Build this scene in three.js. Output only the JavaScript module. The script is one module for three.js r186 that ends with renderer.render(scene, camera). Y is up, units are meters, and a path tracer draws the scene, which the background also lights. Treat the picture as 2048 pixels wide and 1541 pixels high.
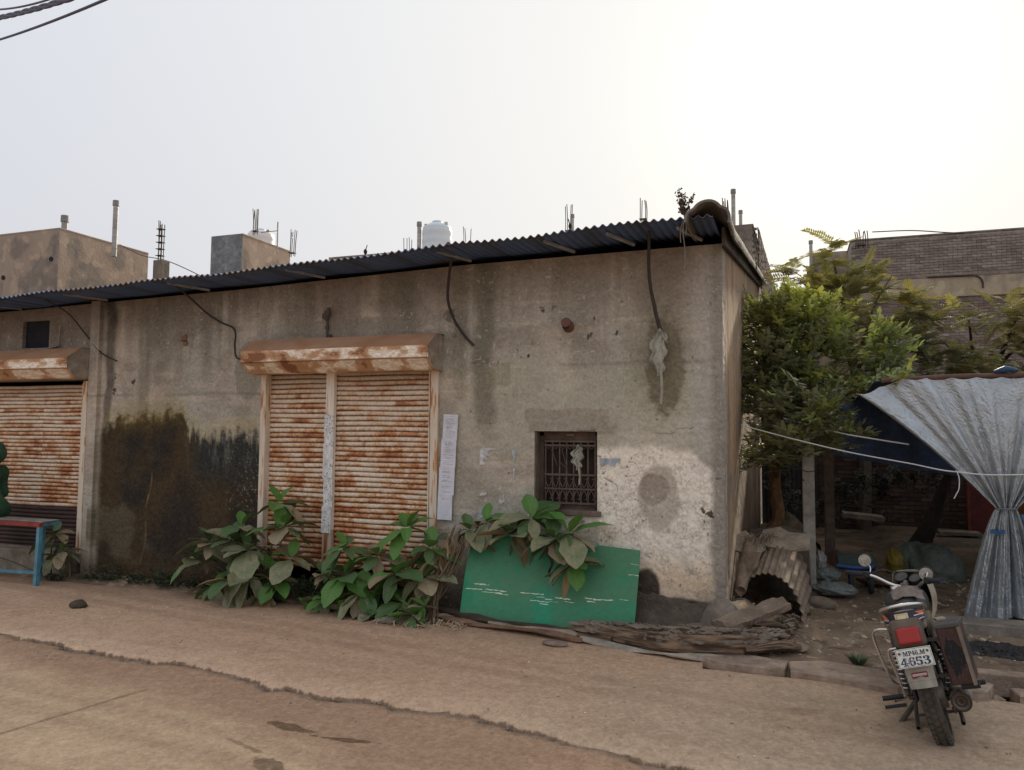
import * as THREE from 'three';
import { mergeGeometries, toCreasedNormals } from 'three/addons/utils/BufferGeometryUtils.js';
import { RoundedBoxGeometry } from 'three/addons/geometries/RoundedBoxGeometry.js';
import { MarchingCubes } from 'three/addons/objects/MarchingCubes.js';

// ---------- camera, sky, sun, exposure ----------
const scene = new THREE.Scene();
const camera = new THREE.PerspectiveCamera(53, 1024 / 770, 0.1, 2000);
camera.position.set(0, 1.8, 7.35);
camera.rotation.order = 'YXZ';
camera.rotation.set(THREE.MathUtils.degToRad(3.7), THREE.MathUtils.degToRad(20), 0.008);

const SUN_AZ = 3, SUN_EL = 23;                 // degrees right of straight back, above the horizon
const sunDir = new THREE.Vector3(
  Math.sin(SUN_AZ * Math.PI / 180) * Math.cos(SUN_EL * Math.PI / 180), Math.sin(SUN_EL * Math.PI / 180),
  -Math.cos(SUN_AZ * Math.PI / 180) * Math.cos(SUN_EL * Math.PI / 180));
function hazySky() {
  const w = 1024, h = 512, d = new Float32Array(w * h * 4), v = new THREE.Vector3();
  for (let j = 0; j < h; j++) for (let i = 0; i < w; i++) {
    const el = ((j + 0.5) / h - 0.5) * Math.PI, az = ((i + 0.5) / w - 0.5) * 2 * Math.PI;
    v.set(Math.cos(el) * Math.cos(az), Math.sin(el), Math.cos(el) * Math.sin(az));
    const g = Math.acos(Math.min(1, Math.max(-1, v.dot(sunDir)))) * 180 / Math.PI;
    const e = Math.max(0, v.y);
    const tight = Math.exp(-((g / 8) ** 2));
    const far = 1 - Math.exp(-Math.pow(g / 38, 1.7));      // haze: brightest about the sun, even elsewhere
    for (let k = 0; k < 3; k++) {
      let q = [1.03, 1.005, 0.95][k] - [0.42, 0.36, 0.225][k] * far;
      q *= 1 + [0.03, -0.045, -0.12][k] * Math.exp(-e * 7); q *= 1 + 0.2 * e * far;
      q += tight * [0.5, 0.42, 0.25][k];
      if (v.y < 0) q *= Math.exp(v.y * 3);
      d[(j * w + i) * 4 + k] = q / 1.45;
    }
    d[(j * w + i) * 4 + 3] = 1;
  }
  const t = new THREE.DataTexture(d, w, h, THREE.RGBAFormat, THREE.FloatType);
  t.mapping = THREE.EquirectangularReflectionMapping; t.magFilter = THREE.LinearFilter; t.minFilter = THREE.LinearFilter;
  t.needsUpdate = true;
  return t;
}
const sky = hazySky();
scene.background = sky; scene.environment = sky;
const sun = new THREE.DirectionalLight(new THREE.Color().setRGB(1, 0.86, 0.66), 4.5);
sun.position.copy(sunDir).multiplyScalar(60); sun.target.position.set(0, 0, 0);
sun.castShadow = true; sun.shadow.radius = 6; sun.shadow.mapSize.set(2048, 2048);
Object.assign(sun.shadow.camera, { left: -35, right: 35, top: 30, bottom: -30, near: 1, far: 160 });
scene.add(sun); scene.add(sun.target);
const renderer = new THREE.WebGLRenderer({ antialias: true });
renderer.setSize(1024, 770);
renderer.toneMapping = THREE.LinearToneMapping; renderer.toneMappingExposure = 1.45;
renderer.shadowMap.enabled = true;

// ---------- numbers, noise, textures ----------
function rng(seed) { let a = seed >>> 0; return () => { a = (a + 0x6D2B79F5) | 0; let t = Math.imul(a ^ (a >>> 15), 1 | a); t = (t + Math.imul(t ^ (t >>> 7), 61 | t)) ^ t; return ((t ^ (t >>> 14)) >>> 0) / 4294967296; }; }
const rnd = rng(77), RR = (a, b) => a + (b - a) * rnd();
const clamp = (x, a = 0, b = 1) => x < a ? a : x > b ? b : x, lerp = (a, b, t) => a + (b - a) * t;
const sst = (a, b, x) => { const t = clamp((x - a) / (b - a)); return t * t * (3 - 2 * t); };
function hsh(x, y, s) { let h = Math.imul(x, 374761393) + Math.imul(y, 668265263) + Math.imul(s, 974634777); h = Math.imul(h ^ (h >>> 13), 1274126177); return ((h ^ (h >>> 16)) >>> 0) / 4294967296; }
function vn(x, y, s = 0, p = 0) {              // value noise, period p if given
  let xi = Math.floor(x), yi = Math.floor(y); const fx = x - xi, fy = y - yi;
  const u = fx * fx * (3 - 2 * fx), v = fy * fy * (3 - 2 * fy);
  let x1 = xi + 1, y1 = yi + 1;
  if (p) { xi = ((xi % p) + p) % p; yi = ((yi % p) + p) % p; x1 = ((x1 % p) + p) % p; y1 = ((y1 % p) + p) % p; }
  const a = hsh(xi, yi, s), b = hsh(x1, yi, s), c = hsh(xi, y1, s), d = hsh(x1, y1, s);
  return a + (b - a) * u + (c - a) * v + (a - b - c + d) * u * v;
}
function fbm(x, y, o = 4, s = 0, p = 0) { let r = 0, a = 0.5, t = 0; for (let i = 0; i < o; i++) { r += a * vn(x, y, s + i * 17, p); t += a; x *= 2; y *= 2; p *= 2; a *= 0.5; } return r / t; }
function tex(w, h, fn, srgb = true, wrap = THREE.RepeatWrapping) {   // fn(u, v) -> [r, g, b] 0..255 or a single 0..1 height
  const d = new Uint8Array(w * h * 4);
  for (let j = 0; j < h; j++) for (let i = 0; i < w; i++) {
    const c = fn((i + 0.5) / w, (j + 0.5) / h), k = (j * w + i) * 4;
    if (typeof c === 'number') { d[k] = d[k + 1] = d[k + 2] = clamp(c) * 255; } else { d[k] = clamp(c[0], 0, 255); d[k + 1] = clamp(c[1], 0, 255); d[k + 2] = clamp(c[2], 0, 255); }
    d[k + 3] = 255;
  }
  const t = new THREE.DataTexture(d, w, h); t.magFilter = THREE.LinearFilter; t.minFilter = THREE.LinearMipmapLinearFilter; t.generateMipmaps = true;
  t.wrapS = t.wrapT = wrap; if (srgb) t.colorSpace = THREE.SRGBColorSpace; t.needsUpdate = true; return t;
}
const mix3 = (a, b, t) => [a[0] + (b[0] - a[0]) * t, a[1] + (b[1] - a[1]) * t, a[2] + (b[2] - a[2]) * t];
// a tile of grey dirt and scratches that multiplies plain colours
const grunge = tex(512, 512, (u, v) => { const n = fbm(u * 8, v * 8, 5, 3, 8), m = fbm(u * 32, v * 32, 3, 9, 32); const g = 255 * (0.62 + 0.5 * n * 0.75 + 0.18 * (m - 0.5)); return [g, g * 0.985, g * 0.965]; });
const roughBump = tex(512, 512, (u, v) => 0.6 * fbm(u * 16, v * 16, 5, 21, 16) + 0.4 * fbm(u * 64, v * 64, 2, 31, 64), false);
const fineBump = tex(512, 512, (u, v) => 0.5 * fbm(u * 48, v * 48, 3, 41, 48) + 0.5 * vn(u * 128, v * 128, 51, 128), false);
function mat(c, rough = 0.9, o = {}) {
  const { phys, ...q } = o;
  const m = phys ? new THREE.MeshPhysicalMaterial({ roughness: rough, side: THREE.DoubleSide }) : new THREE.MeshStandardMaterial({ roughness: rough, side: THREE.DoubleSide });
  m.color.setRGB(...c.map(k => o.map && o.map !== grunge ? k : Math.min(0.85, k * 1.2))); Object.assign(m, q); return m;
}
const worn = (c, rough = 0.85, o = {}) => mat(c, rough, { map: grunge, bumpMap: roughBump, bumpScale: 0.003, ...o });

// ---------- geometry helpers ----------
function put(g, x = 0, y = 0, z = 0, rx = 0, ry = 0, rz = 0) { if (rx) g.rotateX(rx); if (ry) g.rotateY(ry); if (rz) g.rotateZ(rz); return g.translate(x, y, z); }
const box = (w, h, d, x, y, z, rx, ry, rz) => put(new THREE.BoxGeometry(w, h, d), x, y, z, rx, ry, rz);
const rbox = (w, h, d, r, x, y, z, rx, ry, rz) => put(new RoundedBoxGeometry(w, h, d, 2, r), x, y, z, rx, ry, rz);
const cyl = (r1, r2, h, x, y, z, rx, ry, rz, n = 16) => put(new THREE.CylinderGeometry(r1, r2, h, n), x, y, z, rx, ry, rz);
const V = (x, y, z) => new THREE.Vector3(x, y, z);
const curve = (pts, t = 0.5) => new THREE.CatmullRomCurve3(pts.map(p => V(...p)), false, 'catmullrom', t);
const tube = (pts, r, n = 6, seg = 0) => new THREE.TubeGeometry(curve(pts), seg || pts.length * 6, r, n, false);
function limb(pts, radii, n = 8, seg = 24, wob = 0, seed = 1, cap = true) {   // tapered, knobbly tube
  const c = curve(pts), fr = c.computeFrenetFrames(seg, false), pos = [], idx = [], uv = []; let L = c.getLength();
  for (let i = 0; i <= seg; i++) {
    const t = i / seg, p = c.getPoint(t), f = t * (radii.length - 1), k = Math.min(radii.length - 2, Math.floor(f)), r = lerp(radii[k], radii[k + 1], f - k);
    for (let j = 0; j <= n; j++) {
      const a = (j % n) / n * Math.PI * 2, rr = r * (1 + wob * (fbm(Math.cos(a) * 2 + t * L * 3 / (r * 8 + 0.1), Math.sin(a) * 2 + t * 5, 3, seed) - 0.5) * 2);
      const q = p.clone().addScaledVector(fr.normals[i], Math.cos(a) * rr).addScaledVector(fr.binormals[i], Math.sin(a) * rr);
      pos.push(q.x, q.y, q.z); uv.push(j / n * r * 6.3, t * L);
    }
  }
  for (let i = 0; i < seg; i++) for (let j = 0; j < n; j++) { const a = i * (n + 1) + j, b = a + n + 1; idx.push(a, b, a + 1, b, b + 1, a + 1); }
  if (cap) for (const i of [0, seg]) { const p = c.getPoint(i / seg), k = pos.length / 3; pos.push(p.x, p.y, p.z); uv.push(0, 0); for (let j = 0; j < n; j++) i ? idx.push(k, i * (n + 1) + j, i * (n + 1) + j + 1) : idx.push(k, j + 1, j); }
  const g = new THREE.BufferGeometry(); g.setAttribute('position', new THREE.Float32BufferAttribute(pos, 3)); g.setAttribute('uv', new THREE.Float32BufferAttribute(uv, 2)); g.setIndex(idx); g.computeVertexNormals(); return g;
}
function surf(nu, nv, fn, closed = false) {     // a sheet of points fn(u, v) -> [x, y, z]
  const pos = [], uv = [], idx = [];
  for (let j = 0; j <= nv; j++) for (let i = 0; i <= nu; i++) { const p = fn(i / nu, j / nv); pos.push(p[0], p[1], p[2]); uv.push(p[3] ?? i / nu, p[4] ?? j / nv); }
  for (let j = 0; j < nv; j++) for (let i = 0; i < nu; i++) { const a = j * (nu + 1) + i, b = a + nu + 1; idx.push(a, a + 1, b, b, a + 1, b + 1); }
  const g = new THREE.BufferGeometry(); g.setAttribute('position', new THREE.Float32BufferAttribute(pos, 3)); g.setAttribute('uv', new THREE.Float32BufferAttribute(uv, 2)); g.setIndex(idx); g.computeVertexNormals(); return g;
}
function thick(nu, nv, fn, th) {                // the same sheet with thickness th (number or function), closed at its rims
  const top = surf(nu, nv, fn), P = top.attributes.position, N = top.attributes.normal, U = top.attributes.uv, n = P.count, pos = [], uv = [], idx = [...top.index.array];
  for (let k = 0; k < 2; k++) for (let i = 0; i < n; i++) { const s = k ? -th : 0; pos.push(P.getX(i) + N.getX(i) * s, P.getY(i) + N.getY(i) * s, P.getZ(i) + N.getZ(i) * s); uv.push(U.getX(i), U.getY(i)); }
  const m = top.index.count; for (let i = 0; i < m; i += 3) idx.push(idx[i] + n, idx[i + 2] + n, idx[i + 1] + n);
  const rim = []; for (let i = 0; i < nu; i++) rim.push([i, i + 1]); for (let j = 0; j < nv; j++) rim.push([j * (nu + 1) + nu, (j + 1) * (nu + 1) + nu]);
  for (let i = nu; i > 0; i--) rim.push([nv * (nu + 1) + i, nv * (nu + 1) + i - 1]); for (let j = nv; j > 0; j--) rim.push([j * (nu + 1), (j - 1) * (nu + 1)]);
  for (const [a, b] of rim) idx.push(a, a + n, b, b, a + n, b + n);
  const g = new THREE.BufferGeometry(); g.setAttribute('position', new THREE.Float32BufferAttribute(pos, 3)); g.setAttribute('uv', new THREE.Float32BufferAttribute(uv, 2)); g.setIndex(idx);
  return toCreasedNormals(g, 0.7);
}
function uvm(g, s = 1) {                        // texture coordinates in metres, by the face's main direction
  g = g.index ? g.toNonIndexed() : g; const p = g.attributes.position, u = new Float32Array(p.count * 2), a = V(), b = V(), c = V();
  for (let i = 0; i < p.count; i += 3) {
    a.fromBufferAttribute(p, i); b.fromBufferAttribute(p, i + 1).sub(a); c.fromBufferAttribute(p, i + 2).sub(a); b.cross(c);
    const x = Math.abs(b.x), y = Math.abs(b.y), z = Math.abs(b.z);
    for (let k = i; k < i + 3; k++) { const X = p.getX(k), Y = p.getY(k), Z = p.getZ(k); if (z >= x && z >= y) { u[k * 2] = X * s; u[k * 2 + 1] = Y * s; } else if (x >= y) { u[k * 2] = Z * s; u[k * 2 + 1] = Y * s; } else { u[k * 2] = X * s; u[k * 2 + 1] = Z * s; } }
  }
  g.setAttribute('uv', new THREE.BufferAttribute(u, 2)); return g;
}
const join = list => { if (list.length === 1) return list[0]; const l = list.map(g => { const q = g.index ? g.toNonIndexed() : g; for (const k of Object.keys(q.attributes)) if (!['position', 'normal', 'uv'].includes(k)) q.deleteAttribute(k); return q; }); return mergeGeometries(l); };
function rock(r, seed, sx = 1, sy = 0.7, sz = 1, d = 2) {
  const g = new THREE.IcosahedronGeometry(r, d), p = g.attributes.position;
  for (let i = 0; i < p.count; i++) { const x = p.getX(i) / r, y = p.getY(i) / r, z = p.getZ(i) / r, k = 0.75 + 0.5 * fbm(x * 1.6 + seed, y * 1.6 + z * 1.3 + seed * 2, 3, seed); p.setXYZ(i, x * r * k * sx, y * r * k * sy, z * r * k * sz); }
  g.computeVertexNormals(); return toCreasedNormals(g, 0.6);
}
// a flat polygon [x, y] pushed out by th along +z
function slab(pts, th, bevel = 0) { const s = new THREE.Shape(pts.map(p => new THREE.Vector2(p[0], p[1]))); return new THREE.ExtrudeGeometry(s, { depth: th, bevelEnabled: bevel > 0, bevelThickness: bevel, bevelSize: bevel, bevelSegments: 1 }); }

// ---------- objects ----------
const taken = {};
function numbered(n) { const k = taken[n] = (taken[n] ?? -1) + 1; return k ? `${n}_${String(k).padStart(3, '0')}` : n; }
const shadow = o => { o.castShadow = o.receiveShadow = true; return o; };
function thing(name, label, category, pos = [0, 0, 0], group) { const o = new THREE.Group(); o.name = numbered(name); o.position.set(...pos); o.userData = { label, category }; if (group) o.userData.group = group; scene.add(o); return o; }
function part(name, g, m, parent, label) { const o = shadow(new THREE.Mesh(Array.isArray(g) ? join(g) : g, m)); o.name = name; if (label) o.userData.label = label; parent.add(o); return o; }
function sub(name, parent, label) { const o = new THREE.Group(); o.name = name; if (label) o.userData.label = label; parent.add(o); return o; }
function solo(name, g, m, label, category, group) { const o = shadow(new THREE.Mesh(Array.isArray(g) ? join(g) : g, m)); o.name = numbered(name); o.userData = { label, category }; if (group) o.userData.group = group; scene.add(o); return o; }
function ground(name, g, m) { const o = shadow(new THREE.Mesh(g, m)); o.name = numbered(name); o.userData = { kind: 'structure', label: undefined }; delete o.userData.label; scene.add(o); return o; }

// ---------- ground ----------
const ledgeZ = x => { // the broken edge of the concrete apron against the lower road
  const P = [[-20, 1.6], [-9, 2.1], [-6.75, 2.25], [-5.48, 2.33], [-4.4, 2.38], [-3.65, 2.56], [-2.93, 2.57], [-1.97, 2.61], [-1.25, 2.76], [-0.25, 2.88], [1.5, 3.0], [8, 3.3]];
  let i = 0; while (i < P.length - 2 && x > P[i + 1][0]) i++;
  return lerp(P[i][1], P[i + 1][1], (x - P[i][0]) / (P[i + 1][0] - P[i][0])) + 0.15 * (fbm(x * 2.6, 4, 4, 5) - 0.5) + 0.09 * (fbm(x * 11, 9, 4, 6) - 0.5);
};
const stain = (x, z, cx, cz, rx, rz, rot, s) => { const c = Math.cos(rot), n = Math.sin(rot), a = ((x - cx) * c + (z - cz) * n) / rx, b = (-(x - cx) * n + (z - cz) * c) / rz; const w = (fbm(x * 9, z * 12, 5, s) - 0.5) * 2.0; return 1 - sst(0.75, 1.0, Math.sqrt(a * a + b * b) + w); };
function pavement(x, z) {
  const e = z - ledgeZ(x), n1 = fbm(x * 0.7, z * 0.9, 4, 100), n2 = fbm(x * 5, z * 7, 4, 101), n3 = fbm(x * 26, z * 26, 3, 102), st = fbm(x * 1.2 + z, z * 9, 3, 103);
  let c; const n4 = fbm(x * 60, z * 60, 2, 104);
  if (e < 0) {                                        // apron
    c = mix3([164, 137, 114], [176, 150, 127], clamp(n1 * 1.5 - 0.2));
    c = mix3(c, [146, 120, 99], 0.22 * sst(0.45, 0.75, n2) + 0.2 * sst(0.45, 0.7, st));
    c = mix3(c, [128, 122, 108], 0.5 * sst(-3, 1, x) * sst(0.3, 0.7, n1 + 0.2));
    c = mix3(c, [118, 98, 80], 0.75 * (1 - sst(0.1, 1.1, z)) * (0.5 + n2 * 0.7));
    c = mix3(c, [196, 178, 156], 0.45 * sst(-0.35, -0.03, e) * n2);
    c = mix3(c, [112, 92, 74], 0.35 * stain(x, z, 0.03, 1.78, 0.16, 0.1, 0, 7));
  } else {
    const far = e + 0.35 * (fbm(x * 1.4, z * 2, 3, 110) - 0.5);
    c = mix3([150, 124, 102], [174, 152, 126], sst(0.25, 0.75, far - 0.25 * sst(-4, -2, x) * 1.6));
    c = mix3(c, [140, 114, 92], 0.14 * sst(0.45, 0.75, n2)); c = mix3(c, [134, 108, 86], 0.14 * sst(0.5, 0.68, st));
    c = mix3(c, [200, 178, 148], 0.2 * sst(0.45, 0.85, n1) * sst(0.5, 1, e));
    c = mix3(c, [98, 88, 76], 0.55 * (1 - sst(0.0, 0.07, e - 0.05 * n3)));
    c = mix3(c, [92, 74, 54], 0.85 * Math.max(stain(x, z, -3.02, 3.14, 0.20, 0.055, 0.1, 8), stain(x, z, -2.55, 3.2, 0.3, 0.028, -0.12, 9), 0.8 * stain(x, z, -2.75, 3.66, 0.15, 0.06, 0.2, 10), 0.6 * stain(x, z, -3.05, 3.5, 0.2, 0.03, 0.3, 11)));
    // joint between two cast bays of the road
    const jd = Math.abs((x - (-4.53 + (3.91 - z) * 0.16)) + 0.03 * (fbm(x * 5, 1, 3, 12) - 0.5));
    c = mix3(c, [112, 94, 74], 0.6 * (1 - sst(0.008, 0.028, jd)) * sst(2.85, 3.0, z));
  }
  for (const [o, sl] of [[1.35, -0.16], [1.62, -0.15], [3.45, -0.12], [3.72, -0.13]]) { const d = Math.abs(z - o - (x + 3) * -sl + 0.08 * (fbm(x * 0.8, o, 3, 120) - 0.5)); c = mix3(c, [126, 104, 85], 0.28 * (1 - sst(0.03, 0.13, d)) * (0.3 + fbm(x * 7, z * 3, 3, 121))); }
  const g = (n3 - 0.5) * 26 + (n4 - 0.5) * 26 + (hsh(Math.floor(x * 146), Math.floor(z * 146), 3) - 0.5) * 16; c = [c[0] + g, c[1] + g * 0.95, c[2] + g * 0.9];
  return c;
}
const PX0 = -11, PW = 14, PZ0 = -0.6, PD = 5.4;
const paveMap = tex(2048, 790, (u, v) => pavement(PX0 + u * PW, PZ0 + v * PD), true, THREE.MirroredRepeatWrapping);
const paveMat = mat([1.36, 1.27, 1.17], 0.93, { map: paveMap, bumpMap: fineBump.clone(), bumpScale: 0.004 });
paveMat.bumpMap.repeat.set(PW / 0.8, PD / 0.8);
const paveUV = g => { const p = g.attributes.position, u = g.attributes.uv; for (let i = 0; i < p.count; i++) u.setXY(i, (p.getX(i) - PX0) / PW, (p.getZ(i) - PZ0) / PD); return g; };
const apronBack = x => x < -0.7 ? 0.2 + 0.12 * (fbm(x * 2.3, 3, 3, 60) - 0.3) : 0.95 + 0.04 * fbm(x * 3, 2, 2, 61);
const stepDown = x => clamp(0.2 + 1.2 * sst(0.3, 0.7, fbm(x * 1.7, 5, 3, 66)));   // how far the road lies below the broken edge
ground('apron', paveUV(surf(900, 40, (u, v) => {
  const x = lerp(-20, 9, u), z1 = ledgeZ(x), z0 = apronBack(x);
  if (v > 0.96) { const q = (v - 0.96) / 0.04; return [x, -0.075 * q - 0.008, z1 + 0.012 * q + 0.02 * (fbm(x * 30, v * 40, 2, 5) - 0.5)]; }
  const q = v / 0.96, z = lerp(z0, z1, Math.pow(q, 0.8)), near = sst(0.25, 0, z1 - z);
  return [x, 0.012 * (fbm(x * 0.8, z, 3, 64) - 0.5) - near * (0.008 + 0.02 * fbm(x * 16, z * 16, 3, 65)) - (q < 0.01 ? 0.03 : 0), z];
})), paveMat);
ground('road', paveUV(surf(400, 120, (u, v) => {
  const x = lerp(-22, 12, u), z = lerp(1.3, 9, v), e = z - ledgeZ(x);
  return [x, -0.044 + 0.016 * (fbm(x * 0.9, z * 1.2, 4, 70) - 0.5) - (e < 0 ? 0.05 : 0) + 0.012 * sst(0.3, 0.9, e) + 0.034 * (1 - stepDown(x)) * Math.exp(-Math.max(0, e) / 0.22), z];
})), paveMat);
const dirtMap = tex(1024, 1024, (u, v) => {
  const n = fbm(u * 6, v * 6, 5, 130, 6), m = fbm(u * 40, v * 40, 3, 131, 40), k = hsh(Math.floor(u * 1024), Math.floor(v * 1024), 4);
  let c = mix3([88, 75, 62], [140, 122, 101], clamp(n * 1.7 - 0.35)); c = mix3(c, [176, 160, 136], 0.5 * sst(0.68, 0.8, m)); c = mix3(c, [54, 44, 36], 0.5 * sst(0.62, 0.8, fbm(u * 14, v * 14, 3, 132, 14)));
  return c.map(q => q + (k - 0.5) * 22);
});
const dirtMat = mat([1.15, 1.08, 1.0], 0.97, { map: dirtMap, bumpMap: roughBump.clone(), bumpScale: 0.02 });
dirtMat.map.repeat.set(0.4, 0.4); dirtMat.bumpMap.repeat.set(0.9, 0.9);
const yardY = (x, z) => {
  let y = -0.012 + 0.05 * (fbm(x * 1.3 + 3, z * 1.3, 4, 140) - 0.5) + 0.025 * (fbm(x * 6, z * 6, 3, 141) - 0.5);
  if (x < -0.4) y += 0.05 * sst(0.4, 0.0, z) - 0.05 * sst(0.2, 0.45, z);
  y -= 0.27 * sst(0.25, 0.6, x) * sst(0.98, 0.86, z) * sst(0.44, 0.60, z);      // the open drain behind the kerb slabs
  y -= 0.12 * sst(0.85, 1.0, z);
  y += 0.08 * sst(-1.2, -1.6, z) * sst(1.2, 1.5, x) * (z > -2.2 ? 1 : 1) + 0.10 * sst(-4, -6, z);
  y += 0.22 * Math.exp(-(((x + 0.45) / 0.35) ** 2 + ((z + 0.35) / 0.7) ** 2)) * (x > -0.6 ? 1 : 0.3);
  y += 0.38 * Math.exp(-(((x + 0.15) / 0.5) ** 2 + ((z + 4.6) / 0.9) ** 2));
  return y;
};
ground('yard', surf(300, 300, (u, v) => { const x = lerp(-12, 9, Math.pow(u, 0.8)), z = lerp(1.05, -15, Math.pow(v, 1.5)); return [x, yardY(x, z), z, x, z]; }), dirtMat);
ground('ground', surf(24, 24, (u, v) => [lerp(-700, 700, u), -0.2, lerp(-900, 500, v), lerp(-700, 700, u), lerp(-900, 500, v)]), dirtMat);

// kerb slabs along the open drain
const stoneMat = worn([0.42, 0.315, 0.24], 0.95, { bumpScale: 0.01 }), stoneWarm = worn([0.40, 0.32, 0.25], 0.95, { bumpScale: 0.006 });
function kerbSlab(pts, y, th, label, m = stoneMat, tilt = 0) {
  const g = uvm(slab(pts.map(p => [p[0], -p[1]]), th, 0.008).rotateX(-Math.PI / 2));
  const o = solo('kerb_slab', g, m, label, 'stone slab'); o.position.y = y; o.rotation.x = tilt; return o;
}
kerbSlab([[-0.72, 0.88], [-0.5, 0.98], [-0.1, 1.0], [-0.07, 0.76], [-0.45, 0.66]], -0.04, 0.07, 'flat stone kerb slab touching the right end of the log');
kerbSlab([[-0.05, 0.78], [-0.035, 1.02], [0.3, 1.08], [0.66, 1.2], [0.72, 0.98], [0.6, 0.74], [0.2, 0.66]], -0.045, 0.08, 'long cracked kerb slab between the log and the motorcycle');
kerbSlab([[1.03, 0.95], [1.06, 1.14], [1.22, 1.12], [1.3, 0.92], [1.14, 0.86]], -0.03, 0.09, 'small broken kerb slab beside the motorcycle silencer', stoneWarm);
kerbSlab([[1.42, 0.9], [1.44, 1.06], [2.6, 1.1], [2.6, 0.84]], -0.05, 0.09, 'kerb slab at the right edge of the photo beyond the drain gap');
kerbSlab([[0.9, 0.50], [0.92, 0.60], [3.2, 0.62], [3.2, 0.44]], -0.10, 0.15, 'pale concrete strip along the far side of the drain');
kerbSlab([[1.2, -1.28], [1.2, -0.98], [4.0, -0.9], [4.0, -1.3]], -0.02, 0.10, 'low cement step in front of the silver curtain', worn([0.28, 0.25, 0.21], 0.95));

// ---------- the long shop building ----------
const WX0 = -16, WX1 = -0.6, roofY = x => 3.6 + (x + 0.6) * 0.0165, RISE = 0.14;
const shop = thing('shop_building', 'long low grey plastered shop building with rusty shutters and a corrugated roof', 'building');
const elli = (x, y, cx, cy, rx, ry, w = 0) => { const a = (x - cx) / rx, b = (y - cy) / ry; return Math.sqrt(a * a + b * b) + w; };
function plaster(x, y) {
  const n1 = fbm(x * 0.9, y * 1.1, 4, 200), n2 = fbm(x * 4, y * 5, 4, 201), n3 = fbm(x * 18, y * 22, 3, 202), tr = fbm(x * 1.5, y * 14, 3, 203), run = fbm(x * 7, y * 0.35, 4, 204), fine = fbm(x * 60, y * 60, 2, 205);
  let c = mix3([154, 141, 125], [142, 137, 124], sst(0.35, 0.65, n1));
  c = mix3(c, [122, 112, 98], 0.5 * sst(0.5, 0.72, n2)); c = mix3(c, [180, 166, 146], 0.35 * sst(0.55, 0.75, tr)); c = mix3(c, [112, 106, 94], 0.3 * sst(0.55, 0.72, n3));
  // greenish cool band across the middle of the right part
  c = mix3(c, [140, 142, 124], 0.55 * sst(-4, -2.4, x) * sst(2.7, 2.3, y + 0.3 * (n2 - 0.5)) * sst(1.4, 1.8, y));
  c = mix3(c, [108, 100, 88], 0.35 * sst(0.5, 0.7, fbm(x * 1.7 + 3, y * 2.4, 5, 209)) ); c = mix3(c, [176, 164, 148], 0.3 * sst(0.54, 0.7, fbm(x * 2.3, y * 3.2, 5, 210)));
  // run-off streaks and painted eave shade, heavier to the left
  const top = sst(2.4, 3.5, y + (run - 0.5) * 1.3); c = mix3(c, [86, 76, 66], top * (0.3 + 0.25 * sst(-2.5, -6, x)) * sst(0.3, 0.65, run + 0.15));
  c = mix3(c, [92, 80, 68], 0.35 * sst(3.0, 3.5, y) * (0.5 + n2));  // band of eave shade painted along the wall top
  for (const [cx, w, y0, s] of [[-2.98, 0.13, 1.9, 0.6], [-3.25, 0.1, 2.4, 0.35], [-2.2, 0.1, 2.9, 0.3], [-5.2, 0.2, 2.9, 0.35], [-4.0, 0.25, 2.85, 0.3], [-7.2, 0.18, 2.6, 0.45], [-7.5, 0.1, 2.1, 0.4], [-3.9, 0.12, 2.8, 0.35]]) {
    const d = Math.abs(x - cx + 0.1 * (fbm(y * 3, cx, 3, 207) - 0.5)) / (w * (0.8 + 0.5 * fbm(y * 5, cx + 3, 3, 208)));
    c = mix3(c, [84, 80, 64], s * (1 - sst(0.4, 1.2, d)) * sst(y0 - 0.25, y0 + 0.3, y + (n2 - 0.5) * 0.5));
  }
  // cement repairs
  const w = (n2 - 0.5) * 0.5;
  c = mix3(c, [108, 104, 90], 0.6 * (1 - sst(0.9, 1.0, elli(x, y, -5.93, 2.5, 0.2, 0.36, w)))); c = mix3(c, [118, 112, 92], 0.45 * (1 - sst(0.9, 1.02, Math.max(Math.abs(x + 2.83) / 0.14, Math.abs(y - 2.42) / 0.12) + w * 0.4)));
  c = mix3(c, [110, 104, 92], 0.5 * (1 - sst(0.85, 1.0, elli(x, y, -4.5, 2.95, 0.85, 0.14, w)))); c = mix3(c, [120, 108, 94], 0.5 * (1 - sst(0.9, 1.0, Math.max(Math.abs(x + 2.08) / 0.42, Math.abs(y - 1.94) / 0.12) + w * 1.2)));
  // damp around the rag at the right
  c = mix3(c, [92, 82, 66], 0.85 * (1 - sst(0.75, 1.02, elli(x, y, -1.13, 2.47, 0.19 + 0.03 * sst(2.2, 2.9, y), 0.52, w * 0.8 + (n3 - 0.5) * 0.35)))); c = mix3(c, [110, 106, 84], 0.4 * (1 - sst(0.5, 1.3, elli(x, y, -1.2, 2.5, 0.3, 0.62, w * 0.3))));
  // limewash around and right of the window
  const fl = 0.6 * fbm(x * 70, y * 60, 3, 211) + 0.4 * fbm(x * 9, y * 11, 4, 212);
  let lw = sst(-1.83, -1.76, x) * sst(-0.66, -0.74, x + (n2 - 0.5) * 0.12) * sst(1.72, 1.62, y + (n2 - 0.5) * 0.12 + 0.25 * sst(-0.9, -0.7, x) * sst(1.2, 1.7, y)) * sst(0.15, 0.4, y + (n2 - 0.5) * 0.2);
    if (x > -2.5 && x < -1.75 && y < 1.02) lw = Math.max(lw, 0.55 * sst(0.2, 0.5, y));
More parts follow.
